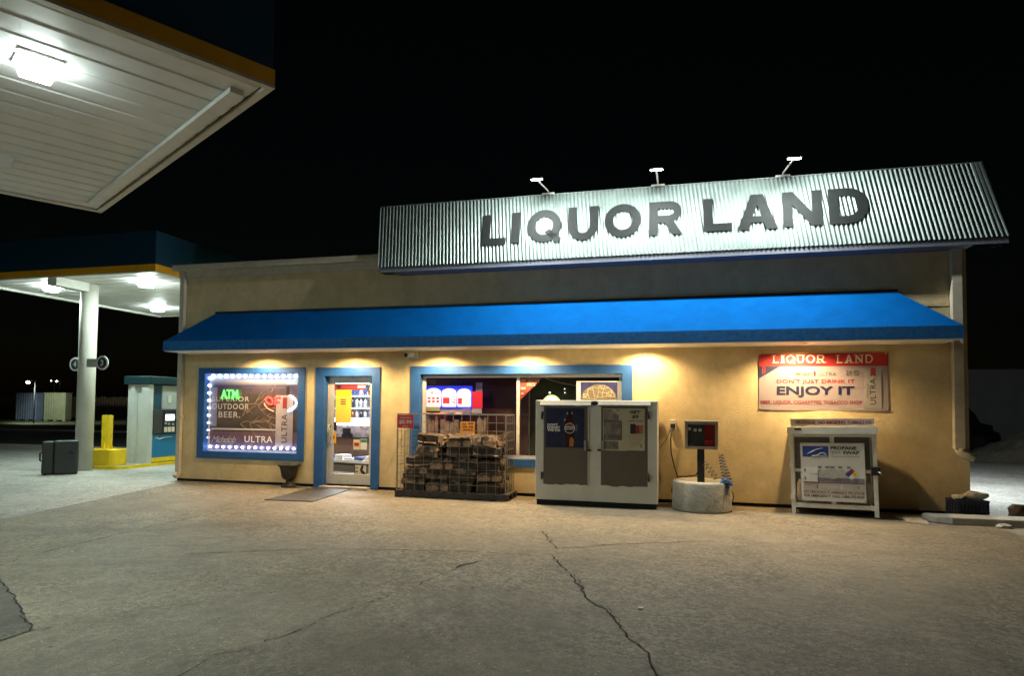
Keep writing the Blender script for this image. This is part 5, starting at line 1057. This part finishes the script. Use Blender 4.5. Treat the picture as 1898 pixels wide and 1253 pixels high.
# ------------------------------------------------------------------ propane cage (own axes: u along the front, v up, depth behind)
F0, F1 = Vector((1.738, 10.62, 0)), Vector((2.885, 10.40, 0)); cyaw = math.atan2(F1.y-F0.y, F1.x-F0.x); CWD = (F1-F0).length; CH, CD = 1.25, .56
pc = thing('propane_cage', F0, 'white steel propane cylinder cage with warning signs against the shop wall', 'propane cage', rot=(0, R(-1.3), cyaw)); ORG[pc] = Vector()
b = MB(); pw = .055
for x in (0, CWD-pw):
    for y in (0, CD-pw): b.box(x, x+pw, y, y+pw, .0 if y == 0 else .02, CH-.005)
for z in (.10, CH-.075):
    b.box(pw, CWD-pw, .004, .05, z, z+.065); b.box(pw, CWD-pw, CD-.05, CD-.004, z, z+.065); b.box(.004, .05, pw, CD-pw, z, z+.065); b.box(CWD-.05, CWD-.004, pw, CD-pw, z, z+.065)
b.build('frame', 'cage_white' if 'cage_white' in MATS else mat('cage_white', (.74, .72, .64), .5, var=.1, scale=6, spots=((.38, .30, .2), 9, .68)), pc, local=True)
b = MB(); b.box(-.03, CWD+.02, -.05, CD+.03, CH-.004, CH+.012); b.box(-.03, CWD+.02, -.052, -.045, CH-.03, CH+.075); b.build('roof', 'cage_white', pc, local=True)
b = MB(); b.box(CWD*.5-.03, CWD*.5+.03, .010, .035, .166, CH-.076); b.box(pw, CWD-pw, .012, .033, .64, .69); b.build('door_bar', 'cage_white', pc, local=True)
def mesh_panel(x0, x1, z0, z1, fn_, pitch=.043):
    b = MB(); 
    for sgn in (1, -1):
        c0 = (z0-x1) if sgn > 0 else (z0+x0); c1 = (z1-x0) if sgn > 0 else (z1+x1); k = c0
        while k < c1:
            pts = []
            for x in (x0, x1):
                z = sgn*x*1.+k
                if z0 <= z <= z1: pts.append((x, z))
            for z in (z0, z1):
                x = sgn*(z-k)
                if x0 < x < x1: pts.append((x, z))
            if len(pts) >= 2: b.bar(fn_(*pts[0], sgn), fn_(*pts[1], sgn), .011, .003)
            k += pitch
    return b.build('mesh_panel', 'mesh_grey' if 'mesh_grey' in MATS else mat('mesh_grey', (.55, .52, .45), .5, .2, var=.1), pc, local=True)
mesh_panel(pw, CWD-pw, .166, CH-.076, lambda x, z, s: (x, .042+.002*s, z)); mesh_panel(pw, CD-pw, .166, CH-.076, lambda y, z, s: (.026+.002*s, y, z)); mesh_panel(pw, CD-pw, .166, CH-.076, lambda y, z, s: (CWD-.026+.002*s, y, z), .05)
b = MB(); b.box(pw, CWD-pw, CD-.03, CD-.02, .12, CH-.03); b.build('back_panel', 'chest_dark', pc, local=True); b = MB(); b.box(pw+.001, CWD-pw-.001, .06, CD-.055, .10, .115); b.build('floor_panel', 'chest_dark', pc, local=True)
for k in range(3):   # cylinders inside
    cx_ = .22+k*.36; tk = thing('gas_cylinder', (0, 0, 0), ('pale gas cylinder inside the cage at its hinge side', 'pale gas cylinder inside the cage at its middle', 'pale gas cylinder inside the cage at its latch side')[k], 'gas cylinder', 'gas cylinders in the cage')
    q = Matrix.Translation(F0) @ Matrix.Rotation(cyaw, 4, 'Z') @ Matrix.Translation((cx_, .30, .125)); tk.location = q.translation; ORG[tk] = q.translation
    b = MB(); b.lathe([(.10, 0), (.11, .03), (.14, .06), (.155, .12), (.155, .30), (.13, .37), (.06, .40), (.03, .41)], q.translation, 18); b.build('tank', 'cage_white', tk); b = MB(); b.lathe([(.10, .395), (.105, .47), (.095, .47), (.09, .395)], q.translation, 18); b.build('collar', 'cage_white', tk)
# header sign and front board
hd = MB().box(.02, CWD-.02, -.012, .0, CH+.078, CH+.20).build('header_sign', 'hdr' if 'hdr' in MATS else mat('hdr', (.50, .47, .42), .55, var=.08), pc, local=True)
for s, u0, u1, bd in (('PROPANE', .085, .315, .03), ('NO SMOKING', .35, .66, .05), ('FLAMMABLE GAS', .69, .95, .02)): lettering(s, (u0*CWD, -.014, CH+.115), ((u1-u0)*CWD, 0, 0), (0, 0, .055), 'dull_red_print', hd, bold=bd, local=True)
bx0, bx1, bz0, bz1 = .125*CWD, .865*CWD, .21, 1.085; BW, BH = bx1-bx0, bz1-bz0
bd = MB().box(bx0, bx1, -.010, -.004, bz0, bz1).build('sign_board', 'paper', pc, local=True)
def bu(u): return bx0+u*BW
def bvv(v): return bz0+v*BH
def bsheet(u0, v0, u1, v1, m, name, d=-.013): return MB().box(bu(u0), bu(u1), d, d+.002, bvv(v0), bvv(v1)).build(name, m, bd, local=True)
def btext(s, u0, v0, u1, v1, m, d=-.0145, **k): return lettering(s, (bu(u0), d, bvv(v0)), (bu(u1)-bu(u0), 0, 0), (0, 0, bvv(v1)-bvv(v0)), m, bd, local=True, **k)
bsheet(.035, .76, .445, .945, 'blue_print', 'logo_field')
b = MB(); b.tube([(bu(.10+.26*k/10), -.0145, bvv(.80+.11*math.sin(k/10*1.5))) for k in range(11)], [.002+.004*math.sin(k/10*3) for k in range(11)], 5); b.tube([(bu(u), -.0145, bvv(v)) for u, v in ((.18, .775), (.25, .78), (.29, .80), (.33, .83), (.38, .825), (.41, .80))], .006, 5); b.build('logo_swoosh', 'white_print', bd, local=True); btext('AmeriGas', .25, .765, .43, .795, 'white_print', shear=.2)
btext('PROPANE', .48, .885, .88, .945, 'black_print', bold=.035); btext('QUICK', .48, .81, .64, .865, 'grey_print', bold=.01); btext('SWAP', .67, .81, .92, .865, 'black_print', bold=.035); btext('The easy way to find your fun', .48, .75, .92, .785, 'grey_print', bold=.0)
bsheet(.03, .33, .985, .40, 'grey_blue' if 'grey_blue' in MATS else mat('grey_blue', (.20, .23, .30), .6, var=.25, scale=10), 'sky_band', -.0125)
bsheet(.03, .305, .985, .328, 'brick_band' if 'brick_band' in MATS else mat('brick_band', (.32, .12, .09), .6, var=.2), 'red_band')
mat('tank_print', (.44, .43, .39), .6, var=.2, scale=12); mat('tank_shade', (.20, .19, .17), .6, var=.2, scale=12)
for k, (u, s) in enumerate(((.30, .8), (.42, .9), (.75, .7), (.62, .85), (.50, 1.))):
    b = MB(); pl = arc(u, .47, .10*s, .085*s, 0, 360, 22)[:-1]; b.prism([(bu(p[0]), -.0155-.0012*k, bvv(p[1])) for p in pl], (0, .001, 0)); b.build('tank_print', 'tank_print', bd, local=True)
    b = MB(); d_ = -.0157-.0012*k; b.prism([(bu(p[0]), d_, bvv(p[1])) for p in ((u-.035*s, .565*1), (u+.035*s, .565), (u+.04*s, .60), (u-.04*s, .60))], (0, .001, 0)); b.build('collar_print', 'tank_shade', bd, local=True)
for v0 in (.47, .33): bsheet(.035, v0, .265, v0+.125, 'paper', 'price_field', -.023); btext('$', .05, v0+.03, .08, v0+.085, 'black_print', -.0245, bold=.03)
dm = lambda du, dv: (bu(.79)+du*.085, -.0235, bvv(.47)+dv*.085)
for m, q in (('blue_print', (-.5, 0)), ('dull_red_print', (0, .5)), ('yellow_print', (.5, 0)), ('paper', (0, -.5))):
    b = MB(); b.prism([dm(q[0]-.5, q[1]), dm(q[0], q[1]-.5), dm(q[0]+.5, q[1]), dm(q[0], q[1]+.5)], (0, .001, 0)); b.build('hazard_field', m, bd, local=True)
lettering('0', dm(.38, -.13), (.024, 0, 0), (0, 0, .026), 'black_print', bd, bold=.02, local=True).location.y = -.001
for a_ in ((.03, .205, .28, .29), (.30, .205, .62, .29), (.64, .205, .985, .29)): bsheet(*a_, 'hdr', 'info_field')
for u in (.24, .88): bsheet(u, .22, u+.02, .27, 'tank_shade', 'small_symbol', -.0145)
btext('NO SMOKING-FLAMMABLE PROPANE', .035, .125, .975, .18, 'brick_band', bold=.03); btext('FOR EMERGENCY CALL 1-800-772-9247', .035, .065, .975, .11, 'black_print', bold=.025)
b = MB()
for x, z in ((bx0+.015, bz1-.015), (bx1-.015, bz1-.015), (bx0+.015, bz0+.015), (bx1-.015, bz0+.015)): b.tube([(x, -.018, z), (x, -.0105, z)], .011, 8)
b.build('bolt', 'steel', bd, local=True)
b = MB(); b.box(CWD-.085, CWD+.03, -.05, -.001, .62, .74); b.build('lock_box', 'black', pc, local=True, bevel=.006)
b = MB(); b.tube([(CWD+.005, -.052, .67), (CWD+.03, -.085, .655), (CWD+.055, -.085, .65)], .013, 8); b.build('padlock', 'steel', pc, local=True)
b = MB(); b.box(.075, .17, -.056, -.053, CH+.03, CH+.06); b.build('maker_plate', 'black', pc, local=True)
for z in (.22, .70, 1.02): MB().box(-.012, .045, -.012, -.0005, z, z+.08).build('hinge', 'cage_white', pc, local=True)
# ------------------------------------------------------------------ camera and colour
cam = bpy.data.cameras.new('Camera'); co = bpy.data.objects.new('Camera', cam); C.objects.link(co)
co.location = EYEV; co.matrix_world = Matrix(((_r.x, _u.x, -_f.x, EYEV.x), (_r.y, _u.y, -_f.y, EYEV.y), (_r.z, _u.z, -_f.z, EYEV.z), (0, 0, 0, 1)))
cam.sensor_width = 36; cam.sensor_fit = 'HORIZONTAL'; cam.lens = FPX/1898*36; cam.shift_y = (CYP-626.5)/1898; cam.clip_end = 2000; cam.clip_start = .05
S = bpy.context.scene; S.camera = co
S.view_settings.view_transform = 'Standard'; S.view_settings.look = 'None'; S.view_settings.gamma = 1; S.view_settings.exposure = 1.38
S.cycles.use_denoising = True; S.cycles.sample_clamp_indirect = 6; S.cycles.max_bounces = 8; S.cycles.transparent_max_bounces = 12; S.cycles.caustics_reflective = False; S.cycles.caustics_refractive = False
